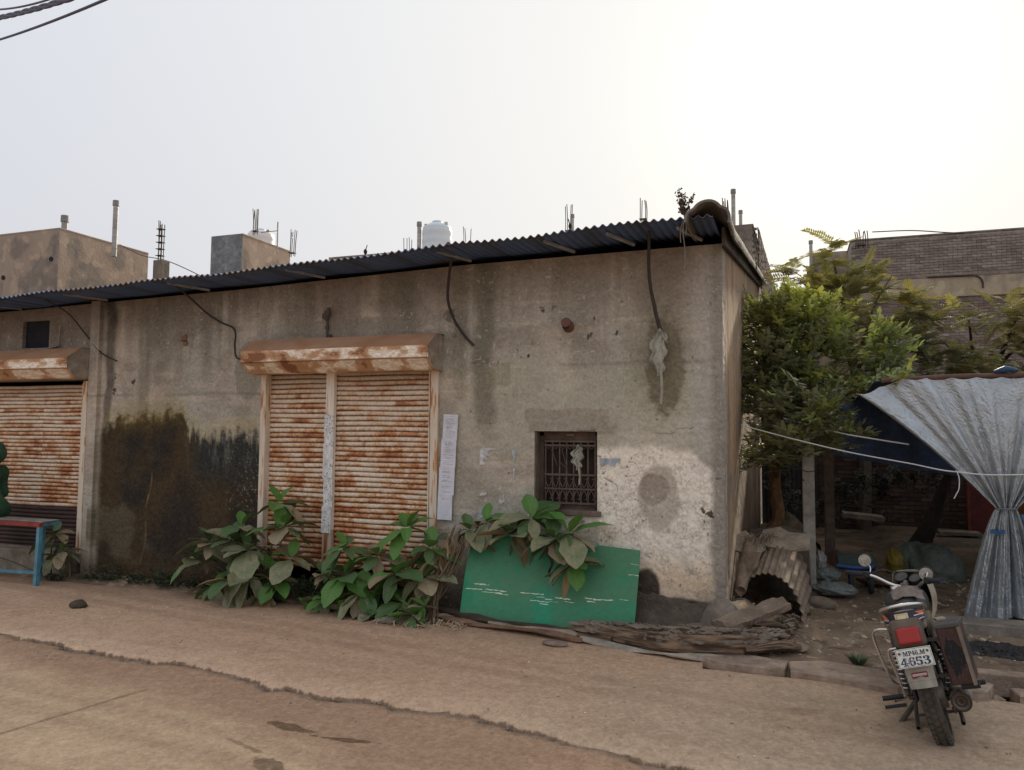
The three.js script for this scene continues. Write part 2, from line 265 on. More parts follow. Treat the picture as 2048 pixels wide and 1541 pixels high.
  c = mix3(c, mix3([216, 207, 190], [194, 172, 142], sst(0.9, 0.4, y + 0.4 * (n1 - 0.5))), lw * clamp(0.8 - 0.42 * sst(0.48, 0.72, fl) - 0.22 * sst(0.5, 0.7, n3)));
  c = mix3(c, [120, 110, 98], 0.85 * (1 - sst(0.82, 1.05, elli(x, y, -1.24, 1.29, 0.155, 0.15, w * 0.9 + (n3 - 0.5) * 0.6)))); c = mix3(c, [134, 124, 108], 0.6 * (1 - sst(0.85, 1.1, elli(x, y, -1.2, 1.2, 0.2, 0.3, w * 1.4))));
  // cooler strip and ragged arris at the corner
  c = mix3(c, [146, 142, 134], 0.55 * sst(-0.98, -0.8, x + 0.1 * (run - 0.5)) * sst(1.2, 2.0, y)); c = mix3(c, [104, 98, 88], 0.5 * sst(-0.74, -0.66, x + 0.03 * (n3 - 0.5)));
  // dark damp foot of the wall
  c = mix3(c, [74, 62, 50], 0.75 * sst(0.4, 0.05, y + 0.4 * (n2 - 0.5)));
  const ft = (1 - sst(0.7, 1.0, elli(x, y, -1.32, 0.38, 0.14, 0.2, w))) + (1 - sst(0.6, 1.0, elli(x, y, -0.98, 0.22, 0.34, 0.11, w * 0.8 + clamp((x + 1.0) * (y - 0.22) * 2.5, -0.3, 0.4))));
  c = mix3(c, [38, 32, 26], 0.85 * clamp(ft)); if (fl > 0.58 && elli(x, y, -1.2, 0.2, 0.1, 0.22) < 1) c = mix3(c, [180, 178, 172], 0.7);
  // stem of mould at the joint of the two building halves
  c = mix3(c, [46, 42, 34], 0.8 * (1 - sst(0.3, 1, Math.abs(x + 8.06 + 0.1 * (fbm(y * 2.5, 1, 3, 214) - 0.5)) / (0.05 + 0.12 * fbm(y * 3, 2, 3, 215)))) * sst(0.7, 1.2, y) * (0.4 + 0.8 * n2));
  c = mix3(c, [120, 114, 102], 0.4 * sst(-8.2, -8.5, x)); c = mix3(c, [92, 80, 70], 0.55 * sst(-8.2, -8.5, x) * sst(2.7, 3.2, y));  // left half greyer, with eave shade painted at its top
  // the black, brown and olive growth between the shutters
  if (x > -8.25 && x < -5.6) {
    const xw = x + 0.12 * (n2 - 0.5), edge = lerp(lerp(1.74 + (x + 8.3) * 0.5, 2.06 + 0.06 * Math.sin((x + 7.4) * 2.5), sst(-8.05, -7.8, xw)), 1.82, sst(-6.92, -6.74, xw)) + 0.16 * (fbm(x * 16, y * 2.2, 3, 220) - 0.5) + 0.22 * (x > -6.83 ? fbm(x * 24, y * 1.2, 3, 221) - 0.55 : 0);
    const side = sst(-8.2, -8.08, x) * sst(-5.66, -5.74, x), m = sst(0.06, -0.14, y - edge + 0.16 * (n3 - 0.5)) * side;
    const olive = sst(-0.35, 0, y - edge) * sst(-8.05, -7.7, x) * sst(-6.75, -6.95, x);
    let d = mix3([28, 23, 17], [52, 39, 20], sst(0.3, 0.75, fbm(x * 2.5, y * 2, 4, 222))); d = mix3(d, [84, 66, 20], 0.8 * olive * (0.5 + n2)); d = mix3(d, [34, 36, 34], 0.8 * sst(-6.9, -6.5, x) * sst(1.0, 1.5, y)); d = mix3(d, [48, 37, 19], 0.5 * sst(0.5, 0.7, n2) * sst(-6.9, -7.2, x));
    const pale = sst(0.52, 0.72, fbm(x * 22, y * 3.5, 3, 223)) * sst(-6.9, -6.6, x) * sst(1.2, 1.7, y); d = mix3(d, [112, 110, 98], 0.45 * pale);
    if (fine > 0.735 && x > -6.2 && y > 0.9) d = mix3(d, [130, 132, 126], 0.8 * vn(x * 9, y * 5, 233));
    c = mix3(c, d, m * 0.96); c = mix3(c, [140, 126, 84], 0.4 * sst(0.25, 0.0, y - edge) * (1 - m) * side);
    // paler worn patch low on the left
    const lp = 1 - sst(0.55, 1.15, elli(x, y, -7.85, 0.55, 0.55, 0.3, (n2 - 0.5) * 1.5)); c = mix3(c, mix3([96, 86, 66], [62, 58, 44], n3), 0.7 * lp);
    if (Math.abs(x + 7.32 - 0.09 * (1.3 - y) * -1 + 0.02 * Math.sin(y * 9)) < 0.012 && y < 1.35 && y > 0.2) c = mix3(c, [128, 112, 80], 0.55 * vn(y * 9, 4, 234));
  }
  // grey cement margin left of the main shutter
  c = mix3(c, [150, 144, 130], 0.35 * sst(-5.85, -5.78, x) * sst(-5.6, -5.7, x) * sst(1.9, 2.0, y));
  // hairline cracks in the render coat
  const ck = Math.abs(fbm(x * 1.1 + 0.15 * n3, y * 1.3 + 0.15 * n2, 4, 250) - 0.5), cm = fbm(x * 0.8, y * 0.9, 3, 251); if (ck < 0.0026 && cm > 0.53 && (x < -3.3 || x > -2.0)) c = mix3(c, [78, 69, 59], 0.55);
  const tl = Math.abs(y - 2.5 - 0.05 * (fbm(x * 1.5, 2, 3, 252) - 0.5) + (x < -5 ? 0.25 : 0)); c = mix3(c, [104, 98, 86], 0.4 * (1 - sst(0.004, 0.03, tl)) * sst(0.35, 0.6, fbm(x * 2, 3, 3, 253)));
  if (vn(x * 40, y * 40, 254) > 0.9 && n1 > 0.5 && (x > -5.6 || y > 2.2)) c = mix3(c, [188, 176, 158], 0.4);
  // pits and knocked spots
  const pit = vn(x * 24, y * 24, 230) > 0.93 && n3 > 0.55; if (pit && x > -3.2) c = mix3(c, [70, 62, 54], 0.5);
  for (const [px, py, pr] of [[-2.35, 3.06, 0.035], [-6.87, 2.91, 0.05], [-0.79, 1.12, 0.03], [-0.73, 1.09, 0.035], [-0.78, 1.02, 0.02], [-0.70, 1.06, 0.02], [-7.95, 2.5, 0.035], [-7.95, 2.32, 0.045], [-7.65, 2.42, 0.03], [-1.55, 3.1, 0.02], [-1.6, 2.8, 0.025], [-1.88, 2.78, 0.03], [-1.82, 2.95, 0.02], [-2.5, 2.6, 0.02], [-2.62, 2.66, 0.018]])
    c = mix3(c, [52, 43, 36], 0.8 * (1 - sst(0.45, 1.1, elli(x, y, px, py, pr * 0.75, pr, (n3 - 0.5) * 2.6 + (fine - 0.5) * 1.2))));
  const g = (fine - 0.5) * 26 + (n3 - 0.5) * 14; return [c[0] + g, c[1] + g, c[2] + g];
}
const FX0 = -10.6, FW = 10.05, FY0 = -0.15, FH = 3.85;
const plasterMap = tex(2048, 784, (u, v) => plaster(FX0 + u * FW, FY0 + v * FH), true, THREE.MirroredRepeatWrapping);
const plasterBump = tex(1024, 392, (u, v) => {
  const x = FX0 + u * FW, y = FY0 + v * FH, n = fbm(x * 3, y * 4, 4, 240), m = fbm(x * 20, y * 26, 3, 241); let h = 0.45 * n + 0.3 * m + 0.2;
  h += 0.18 * (1 - sst(0.9, 1.0, elli(x, y, -5.93, 2.5, 0.2, 0.36, (n - 0.5) * 0.5))); h -= 0.2 * (1 - sst(0.8, 1, elli(x, y, -1.24, 1.29, 0.165, 0.165))); return h;
}, false, THREE.MirroredRepeatWrapping);
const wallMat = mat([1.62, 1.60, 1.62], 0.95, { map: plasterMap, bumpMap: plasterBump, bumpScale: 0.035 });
const fUV = g => { const p = g.attributes.position, u = g.attributes.uv; for (let i = 0; i < p.count; i++) u.setXY(i, (p.getX(i) + p.getZ(i) * 0.4 - FX0) / FW, (p.getY(i) + p.getZ(i) * 0.15 - FY0) / FH); return g; };
const rect = (x0, y0, x1, y1) => new THREE.Path([new THREE.Vector2(x0, y0), new THREE.Vector2(x0, y1), new THREE.Vector2(x1, y1), new THREE.Vector2(x1, y0)]);
{
  const s = new THREE.Shape(); s.moveTo(WX0, -0.3); s.lineTo(WX1, -0.3);
  for (let i = 1; i <= 30; i++) s.lineTo(WX1 + (i < 30 ? 0.012 * (fbm(i * 0.7, 2, 3, 250) - 0.5) : 0), -0.3 + 3.9 * i / 30);
  s.lineTo(-3.2, 3.575); s.lineTo(-6.1, 3.48); s.lineTo(WX0, 3.26);
  s.holes.push(rect(-5.72, 0.10, -3.50, 2.52), rect(-11.6, 0.30, -8.36, 2.46), rect(-2.43, 1.05, -1.79, 1.84), rect(-9.59, 2.89, -9.11, 3.25), rect(-8.48, -0.05, -8.22, 0.17));
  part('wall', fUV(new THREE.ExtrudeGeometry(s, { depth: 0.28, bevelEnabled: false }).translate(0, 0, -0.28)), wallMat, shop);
}
const sideMap = tex(1024, 512, (u, v) => {
  const z = u * 9, y = v * 4.6, r = fbm(z * 2.2, y * 1.6, 5, 260), n = fbm(z * 3, y * 3, 4, 261), f = fbm(z * 30, y * 26, 3, 262);
  let c = mix3([150, 124, 96], [172, 147, 118], r); c = mix3(c, [106, 90, 74], 0.5 * sst(0.45, 0.75, fbm(z * 7, y * 1.3 + n, 5, 263))); c = mix3(c, [120, 112, 100], 0.6 * sst(0.5, 0.7, n)); c = mix3(c, [78, 66, 54], 0.7 * sst(0.9, 0.1, y + n - 0.4)); c = mix3(c, [112, 104, 94], 0.6 * sst(0.35, 0.0, z)); const g = (f - 0.5) * 34; return [c[0] + g, c[1] + g, c[2] + g];
});
const sideMat = mat([1.05, 1.02, 1.0], 0.95, { map: sideMap, bumpMap: roughBump, bumpScale: 0.012 });
{
  const D = 9.5, g = slab([[0.283, -0.3], [D, -0.3], [D, 3.60 + D * RISE], [0.283, 3.60 + 0.283 * RISE]], 0.28).rotateY(Math.PI / 2).translate(WX1 - 0.28, 0, 0);
  const p = g.attributes.position, u = g.attributes.uv; for (let i = 0; i < p.count; i++) u.setXY(i, -p.getZ(i) / 9, p.getY(i) / 4.6);
  part('side_wall', g, sideMat, shop);
  part('back_wall', uvm(box(WX1 - WX0, 5.0, 0.28, (WX0 + WX1) / 2, 2.2, -9.64)), worn([0.3, 0.27, 0.24], 0.95), shop);
  part('end_wall', uvm(box(0.28, 5.0, 9.2, WX0 - 0.142, 2.2, -4.9)), worn([0.3, 0.27, 0.24], 0.95), shop);
  part('floor_slab', uvm(box(WX1 - WX0 - 0.3, 0.2, 9.2, (WX0 + WX1) / 2 - 0.14, -0.05, -4.9)), worn([0.16, 0.13, 0.11], 0.95), shop);
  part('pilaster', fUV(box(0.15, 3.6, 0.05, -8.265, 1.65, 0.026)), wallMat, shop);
  part('plinth', uvm(rbox(2.9, 0.42, 0.13, 0.02, -10.0, 0.09, 0.066)), worn([0.36, 0.32, 0.25], 0.95), shop, 'plain tan cement plinth under the left shutter');
  part('corner_stone', [uvm(rock(0.2, 4, 1.1, 1.4, 0.8).translate(-0.62, 0.08, 0.02)), uvm(rock(0.14, 8, 1.1, 1.0, 0.8).translate(-0.86, -0.02, 0.06))], worn([0.26, 0.22, 0.18], 0.95, { bumpScale: 0.01 }), shop);
  part('wall_skirting', uvm(surf(80, 8, (u, v) => { const x = lerp(-1.6, -0.55, u), n = fbm(x * 5, v * 3, 3, 265); return [x, lerp(0.3, -0.08, v) * (0.7 + 0.6 * n), 0.01 + 0.12 * v * v + 0.05 * n * v, x, v]; })), worn([0.16, 0.13, 0.10], 0.95, { bumpScale: 0.015 }), shop);
}
// corrugated roof in four sheets, each lapped and lifted a little
const roofMap = tex(512, 512, (u, v) => { const n = fbm(u * 6, v * 6, 5, 270, 6), r = fbm(u * 20, v * 4, 4, 271, 4); let c = mix3([84, 106, 142], [102, 124, 156], n); c = mix3(c, [86, 62, 48], 0.8 * sst(0.004, 0.0, v - 0.004 * r)); c = mix3(c, [112, 74, 52], 0.55 * sst(0.56, 0.72, fbm(u * 5, v * 9, 5, 273, 9))); return mix3(c, [70, 62, 58], 0.4 * sst(0.55, 0.75, r)); });
const roofMat = mat([0.85, 0.9, 1], 0.7, { map: roofMap, bumpMap: fineBump, bumpScale: 0.002 });
const rustEdge = worn([0.15, 0.095, 0.07], 0.9);
const eave = x => { // height of the front edge, sagging and stepping from sheet to sheet
  const P = [[-16, 3.3], [-9.16, 3.455], [-6.09, 3.525], [-3.2, 3.63], [-0.6, 3.685]]; let i = 0; while (i < 3 && x > P[i + 1][0]) i++;
  return lerp(P[i][1], P[i + 1][1], (x - P[i][0]) / (P[i + 1][0] - P[i][0])) + 0.008 * Math.sin(x * 3.7 + 1);
};
const rise = z => z > 0.1 ? 0.01 * (0.66 - z) : 0.0056 + RISE * (0.1 - z);
function roofSheet(x0, x1, lift, skew) {
  const n = Math.round((x1 - x0) / 0.0762) * 8;
  const g = thick(n, 6, (u, v) => { const x = lerp(x0, x1, u), z = lerp(0.66 + skew * (u - 0.5) + 0.03 * (fbm(x * 2.2, 1, 4, 276) - 0.5), -9.6, Math.pow(v, 1.6)); const zz = 0.66 - z; return [x, eave(x) + lift * (1 - v) + 0.013 * Math.sin(x / 0.0762 * 2 * Math.PI) + rise(z) + 0.035 * (fbm(x * 0.9, 7, 3, 277) - 0.5) * (1 - v) - (v < 0.05 ? 0.012 * fbm(x * 2, 3, 3, 275) : 0), z, x * 0.4, zz / 9]; }, 0.009);
  part('roof_sheet', g, roofMat, shop);
}
roofSheet(-3.14, -0.62, 0.018, 0.02); roofSheet(-6.12, -3.08, 0.0, 0.03); roofSheet(-9.2, -6.06, 0.0, -0.04); roofSheet(-16.1, -9.14, -0.02, 0.05);
for (const x of [-9.7, -8.2, -6.6, -5.0, -3.22, -2.1, -1.5, -0.86]) part('batten', uvm(box(0.024, 0.024, 0.52, x, eave(x) - 0.027, 0.26, 0, -0.3)), worn([0.42, 0.43, 0.46], 0.9), shop);
// half-round cement barge pieces along the right verge, and one humped ridge piece on the left
const bargeMat = worn([0.25, 0.23, 0.2], 0.95, { bumpScale: 0.012 });
function barge(cx, z0, z1, y0, r, label) {
  part('barge_tile', uvm(thick(18, 20, (u, v) => { const a = lerp(-0.15, Math.PI + 0.3, u), z = lerp(z0, z1, v) + 0.03 * (fbm(u * 6, v * 9, 3, 280) - 0.5) * (v < 0.04 ? 3 : 0), k = 1 + 0.10 * (fbm(u * 3, v * 4, 3, 281) - 0.5); const fl = Math.abs(Math.cos(a)) > 0.8 ? 0.04 : 0; return [cx - Math.cos(a) * (r + fl) * k, y0 + Math.sin(a) * r * 1.1 * k + rise(z), z]; }, 0.022)), bargeMat, shop, label);
}
barge(-0.66, 0.74, -1.7, 3.65, 0.15); barge(-0.66, -1.62, -4.6, 3.665, 0.14); barge(-0.65, -4.5, -9.7, 3.65, 0.145);
barge(-8.9, -0.3, -0.75, 3.48, 0.16, 'small humped cement tile standing on the left roof');
part('gutter_board', uvm(box(0.03, 0.16, 9.6, 0, 0, 0).applyMatrix4(new THREE.Matrix4().makeRotationX(Math.atan(RISE))).translate(-0.565, 4.27, -4.5)), worn([0.12, 0.10, 0.085], 0.95), shop);

// rolling shutters
const rustMap = tex(1024, 1024, (u, v) => {
  const row = Math.floor(v * 40), x = u * 2.4;
  let r = 0.55 * fbm(x * 2.2, row * 0.9, 4, 300) + 0.55 * fbm(x * 7, row * 3.7, 3, 301) + 0.35 * (0.62 - v) + 0.12 * (vn(row * 0.83, 5, 302) - 0.5); r = r * 0.8 + 0.3 * fbm(x * 5, row * 7.7, 4, 308) - 0.02; r += 0.28 * (fbm(x * 40, v * 160, 3, 303) - 0.5); r -= 0.12 * sst(0.25, 0.7, u) * sst(0.8, 0.3, v) * vn(x * 1.4, v * 3, 309);
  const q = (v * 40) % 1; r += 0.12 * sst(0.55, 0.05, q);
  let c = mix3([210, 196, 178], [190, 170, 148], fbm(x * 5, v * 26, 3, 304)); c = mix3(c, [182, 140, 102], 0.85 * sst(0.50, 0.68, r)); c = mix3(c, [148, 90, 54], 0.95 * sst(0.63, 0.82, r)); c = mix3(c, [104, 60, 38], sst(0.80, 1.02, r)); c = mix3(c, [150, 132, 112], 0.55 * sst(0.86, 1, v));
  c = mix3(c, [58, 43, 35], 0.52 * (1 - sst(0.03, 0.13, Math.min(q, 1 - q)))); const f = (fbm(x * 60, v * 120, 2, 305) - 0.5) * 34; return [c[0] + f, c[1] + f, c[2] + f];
});
const rustBump = tex(512, 512, (u, v) => fbm(u * 40, v * 40, 4, 306, 40), false);
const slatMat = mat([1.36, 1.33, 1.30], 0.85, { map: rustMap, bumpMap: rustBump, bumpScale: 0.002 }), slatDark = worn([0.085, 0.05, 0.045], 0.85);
function slat(x0, x1, y, h, z, U, top = 2.44, span = 2.3, jog = 0) {
  return surf(8, 9, (u, v) => { const a = v * Math.PI, x = lerp(x0, x1, u); let yy = y + h * (0.06 + 0.88 * v), zz = z + 0.014 * Math.pow(Math.sin(a), 0.6); if (v === 0) { yy = y; zz = z - 0.008; } if (v === 1) { yy = y + h; zz = z - 0.008; } return [x, yy + 0.003 * Math.sin(x * 5 + y * 9) + jog * x, zz + 0.005 * Math.sin(y * 4 + x * 2), (x - U) / 2.4, (y + h * v - (top - span)) / span]; });
}
function rustPaint(seed, rusty) { return tex(256, 512, (u, v) => { const r = fbm(u * 5, v * 7, 5, seed) - 0.15 + rusty * (0.62 - v) + 0.1 * (fbm(u * 40, v * 60, 2, seed + 2) - 0.5); let c = mix3([214, 206, 193], [194, 180, 160], fbm(u * 9, v * 9, 3, seed + 3)); c = mix3(c, [178, 126, 82], sst(0.48, 0.62, r)); c = mix3(c, [136, 80, 46], sst(0.6, 0.78, r)); return c; }); }
const railMat = mat([1.2, 1.15, 1.1], 0.85, { map: rustPaint(320, 0.16), bumpMap: rustBump, bumpScale: 0.002 }), postMat = mat([1.38, 1.40, 1.44], 0.85, { map: rustPaint(340, -0.28), bumpMap: rustBump, bumpScale: 0.002 });
const fit = (g, x0, y0, w, h) => { const p = g.attributes.position, u = g.attributes.uv; for (let i = 0; i < p.count; i++) u.setXY(i, (p.getX(i) + p.getZ(i) - x0) / w, (p.getY(i) - y0) / h); return g; };
// hoods: facets of peeling paint over rust, dust on the top slope
const hoodMap = tex(1024, 512, (u, v) => {
  const r = fbm(u * 12, v * 4, 5, 360) + 0.1 * (fbm(u * 90, v * 40, 2, 361) - 0.5), big = fbm(u * 5, v * 1.5, 3, 362);
  let c = mix3([188, 156, 124], [170, 126, 90], fbm(u * 40, v * 16, 4, 363)); c = mix3(c, [228, 218, 202], 0.95 * sst(0.38, 0.54, r + (big - 0.5) * 0.6 - (v < 0.35 ? 0.08 : 0)) * (0.5 + fbm(u * 70, v * 40, 2, 366))); c = mix3(c, [112, 66, 40], 0.7 * sst(0.4, 0.3, r) + 0.7 * sst(0.03, 0.0, Math.min(Math.abs(v - 0.36), Math.abs(v - 0.66))));
  if (v > 0.64) c = mix3(c, mix3([168, 128, 98], [150, 112, 84], fbm(u * 10, v * 6, 3, 364)), 0.9); return c;
});
const hoodMat = mat([1.2, 1.15, 1.1], 0.8, { map: hoodMap, bumpMap: rustBump.clone(), bumpScale: 0.003 }), hoodEnd = worn([0.44, 0.38, 0.31], 0.9);
const hoodProf = [[0.005, 2.462], [0.23, 2.462], [0.37, 2.575], [0.37, 2.71], [0.17, 2.845], [0.005, 2.845]];
function hood(par, x0, x1) {
  const V6 = [0, 0.12, 0.36, 0.66, 0.96, 1];
  const rows = []; hoodProf.forEach((p, i) => rows.push([...p, V6[i]]));
  const gs = []; for (let k = 0; k < 5; k++) { const a = rows[k], b = rows[k + 1]; gs.push(surf(24, 2, (u, v) => { const x = lerp(x0, x1, u), dent = 0.010 * (fbm(x * 2, k + v, 3, 370) - 0.5); return [x, lerp(a[1], b[1], v) + dent, lerp(a[0], b[0], v) + dent, (x - x0) / (x1 - x0), lerp(a[2], b[2], v)]; })); }
  part('hood', gs, hoodMat, par);
  for (const [x, d] of [[x1 - 0.003, 1], [x0 + 0.003, -1]]) part('hood_end', uvm(slab(hoodProf.map(p => [-p[0] + 0.0, p[1]]), 0.006).rotateY(Math.PI / 2).translate(x + (d > 0 ? -0.02 : 0.02), 0, 0)), hoodEnd, par);
  part('hood_lip', uvm(box(x1 - x0, 0.012, 0.03, (x0 + x1) / 2, 2.846, 0.01)), rustEdge, par);
}
{ // main shutter, two curtains either side of a mullion
  const sh = sub('roller_shutter', shop, 'pair of rusty cream shutters with a paper-covered mullion');
  const H = 0.0555, n = 39;
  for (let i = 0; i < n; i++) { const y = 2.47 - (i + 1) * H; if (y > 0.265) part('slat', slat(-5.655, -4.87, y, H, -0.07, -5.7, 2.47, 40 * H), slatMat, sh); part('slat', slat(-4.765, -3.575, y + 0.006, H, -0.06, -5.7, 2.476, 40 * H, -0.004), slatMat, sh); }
  part('guide_rail', fit(rbox(0.075, 2.42, 0.10, 0.006, -5.69, 1.30, -0.02), -5.75, 0.1, 0.2, 2.4), railMat, sh); part('guide_rail', fit(rbox(0.085, 2.42, 0.10, 0.006, -3.53, 1.30, -0.015), -3.6, 0.1, 0.2, 2.4), railMat, sh);
  for (const x of [-5.655, -3.585]) part('rail_lip', fit(box(0.012, 2.4, 0.05, x, 1.29, 0.012), x, 0.1, 0.2, 2.4), railMat, sh);
  const post = part('mullion', fit(rbox(0.105, 2.36, 0.06, 0.006, -4.817, 1.31, -0.02), -4.9, 0.1, 0.2, 3.2), postMat, sh);
  part('mullion_foot', fit(rbox(0.12, 0.62, 0.064, 0.006, -4.817, 0.44, -0.018), -4.9, -0.9, 0.2, 3.2), mat([0.8, 0.74, 0.7], 0.9, { map: rustPaint(330, 1.2), bumpMap: rustBump, bumpScale: 0.003 }), sh, 'bare rusty foot of the mullion');
  part('bottom_bar', uvm(box(1.19, 0.05, 0.03, -4.17, 0.28, -0.055)), rustEdge, sh);
  part('threshold', uvm(rbox(2.2, 0.08, 0.36, 0.015, -4.61, 0.08, -0.10)), worn([0.2, 0.165, 0.13], 0.95), sh);
  hood(sh, -5.75, -3.44);
}
{ // left shutter
  const sh = sub('roller_shutter', shop, 'rusty shutter at the left edge with dark lower slats');
  const H = 0.0505, n = 42, low = 0.80;
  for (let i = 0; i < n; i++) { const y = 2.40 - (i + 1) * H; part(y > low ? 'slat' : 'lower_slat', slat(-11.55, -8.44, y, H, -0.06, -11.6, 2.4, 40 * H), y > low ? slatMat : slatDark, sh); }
  part('guide_rail', fit(rbox(0.075, 2.16, 0.10, 0.006, -8.40, 1.36, -0.01), -8.44, 0.3, 0.2, 2.4), railMat, sh); part('rail_lip', fit(box(0.012, 2.1, 0.05, -8.437, 1.36, 0.016), -8.44, 0.3, 0.2, 2.4), railMat, sh);
  part('bottom_bar', uvm(rbox(3.1, 0.03, 0.05, 0.005, -10, 0.30, -0.03)), worn([0.3, 0.25, 0.2], 0.8), sh);
  hood(sh, -11.7, -8.335);
}
{ // barred window
  const w = sub('window', shop, 'small deep window with a rusty iron grille');
  const wood = worn([0.15, 0.105, 0.08], 0.85), iron = worn([0.16, 0.115, 0.09], 0.75);
  part('frame', [box(0.66, 0.09, 0.06, -2.11, 1.79, -0.15), box(0.06, 0.80, 0.06, -2.40, 1.45, -0.15), box(0.045, 0.80, 0.06, -1.815, 1.45, -0.15), box(0.66, 0.05, 0.06, -2.11, 1.085, -0.15)].map(g => uvm(g)), wood, w);
  part('sill', uvm(rbox(0.70, 0.05, 0.17, 0.008, -2.10, 1.045, -0.055)), worn([0.22, 0.165, 0.13], 0.9), w);
  part('jamb_board', uvm(box(0.012, 0.77, 0.2, -2.42, 1.45, -0.1)), worn([0.2, 0.15, 0.115], 0.9), w);
  part('shutter_leaf', [0, 1, 2, 3].map(i => uvm(box(0.135, 0.72, 0.02, -2.31 + i * 0.141, 1.45, -0.21 + 0.004 * (i % 2)))), worn([0.065, 0.045, 0.036], 0.9), w);
  for (let i = 0; i <= 7; i++) part('grille_bar', uvm(box(0.014, 0.65, 0.014, -2.345 + i * 0.073, 1.43, -0.105)), iron, w);
  for (const y of [1.13, 1.27, 1.41, 1.70, 1.74]) part('grille_rail', uvm(box(0.53, 0.018, 0.014, -2.09, y, -0.093)), iron, w);
  for (let i = 0; i < 7; i++) { const x = -2.31 + i * 0.073; for (const [y0, s] of [[1.275, 1], [1.265, -1]]) part('scroll', tube([[x - 0.028, y0 + s * 0.10, -0.094], [x - 0.030, y0 + s * 0.07, -0.094], [x, y0 + s * 0.012, -0.094], [x + 0.030, y0 + s * 0.07, -0.094], [x + 0.028, y0 + s * 0.10, -0.094], [x + 0.014, y0 + s * 0.09, -0.094]], 0.0065, 5, 20), iron, w); part('scroll', tube([[x - 0.03, 1.70, -0.094], [x, 1.665, -0.094], [x + 0.03, 1.70, -0.094]], 0.004, 5, 8), iron, w); }
  for (const [x0, y0, x1, y1] of [[-2.28, 1.66, -2.22, 1.50], [-2.17, 1.66, -2.12, 1.47], [-2.2, 1.54, -2.12, 1.47], [-2.06, 1.66, -2.03, 1.55]]) part('bent_rod', tube([[x0, y0, -0.085], [(x0 + x1) / 2 + 0.004, (y0 + y1) / 2, -0.08], [x1, y1, -0.085]], 0.0045, 5), iron, w);
  part('latch', uvm(box(0.075, 0.02, 0.014, -2.09, 1.805, -0.11)), worn([0.3, 0.22, 0.17], 0.8), w);
}
part('vent_shade_panel', uvm(box(0.478, 0.358, 0.02, -9.35, 3.07, -0.06)), worn([0.02, 0.02, 0.03], 0.9), shop);  // dark panel stands in for the shade inside the vent
part('spout', [cyl(0.05, 0.058, 0.12, -2.08, 2.89, 0.05, Math.PI / 2 - 0.3)].map(g => uvm(g)), worn([0.2, 0.1, 0.07], 0.9), shop, 'short red clay spout sticking out of the wall');
part('spout_hole', uvm(cyl(0.037, 0.037, 0.01, -2.081, 2.872, 0.108, Math.PI / 2 - 0.3)), mat([0.02, 0.014, 0.012], 1), shop);
part('pipe_stub', [tube([[-4.86, 2.86, 0.03], [-4.855, 3.0, 0.032], [-4.862, 3.1, 0.035]], 0.014, 8), cyl(0.022, 0.022, 0.03, -4.862, 2.98, 0.033), cyl(0.026, 0.026, 0.10, -4.862, 3.11, 0.045, 0, 0, 0.1), box(0.05, 0.06, 0.03, -4.88, 3.10, 0.05), box(0.03, 0.09, 0.03, -4.835, 3.15, 0.05), box(0.025, 0.03, 0.03, -4.82, 2.885, 0.03)].map(g => uvm(g)), worn([0.13, 0.10, 0.085], 0.8), shop);
part('bent_pipe', tube([[-9.22, 2.86, 0.02], [-9.0, 2.885, 0.035], [-8.88, 2.905, 0.04], [-8.872, 2.94, 0.045], [-8.872, 3.05, 0.045], [-8.868, 3.16, 0.04]], 0.013, 7, 40), worn([0.34, 0.30, 0.26], 0.7), shop);
part('brick_hole', [box(0.075, 0.05, 0.04, -6.88, 2.93, 0.0), box(0.055, 0.045, 0.04, -6.86, 2.865, 0.0)].map(g => uvm(g)), worn([0.3, 0.17, 0.11], 0.9), shop);

// ---------- paper, cables, rags on the shop front ----------
const scribble = (seed, dark, dense) => { const w = 128, h = 256, lines = []; const r = rng(seed); for (let y = 0.08; y < 0.94; y += 0.028) if (r() < dense) lines.push([y, 0.1 + r() * 0.15, 0.55 + r() * 0.35]);
  return tex(w, h, (u, v) => { const g = 226 + (fbm(u * 3, v * 5, 3, seed) - 0.5) * 26; let k = 0; for (const [y, a, b] of lines) if (Math.abs(1 - v - y) < 0.007 && u > a && u < b && vn(u * 34, y * 91, seed) > 0.34) k = dark; const c = g * (1 - k); return [c * 0.985, c * 0.985, c * 1.005]; }); };
const paperMats = [scribble(1, 0.3, 0.9), scribble(2, 0.3, 0.8), scribble(3, 0.35, 0.55), scribble(4, 0.2, 0.12)].map(m => mat([0.95, 0.94, 0.96], 0.9, { map: m }));
const sheetG = (w, h, curl, s) => thick(6, 8, (u, v) => [(u - 0.5) * w, (v - 0.5) * h, curl * (Math.abs(u - 0.5) ** 2 * 2 + (v < 0.2 ? (0.2 - v) ** 2 * 6 : 0)) + 0.004 * fbm(u * 3, v * 3, 2, s), u, v], 0.0015);
['topmost of the four white papers in a column on the wall', 'second white paper from the top of the wall column beside the shutter', 'third white paper down the wall column beside the shutter', 'blank lowest white paper at the foot of the wall column'].forEach((l, i) => {
  const o = solo('paper_notice', sheetG([0.165, 0.17, 0.175, 0.165][i], [0.265, 0.295, 0.285, 0.26][i], 0.02, i), paperMats[i], l, 'paper notice', 'papers pasted in a column right of the shutter');
  o.position.set([-3.345, -3.362, -3.378, -3.393][i], [1.875, 1.60, 1.32, 1.05][i], 0.012 + i * 0.002); o.rotation.z = -0.045 + i * 0.008;
});
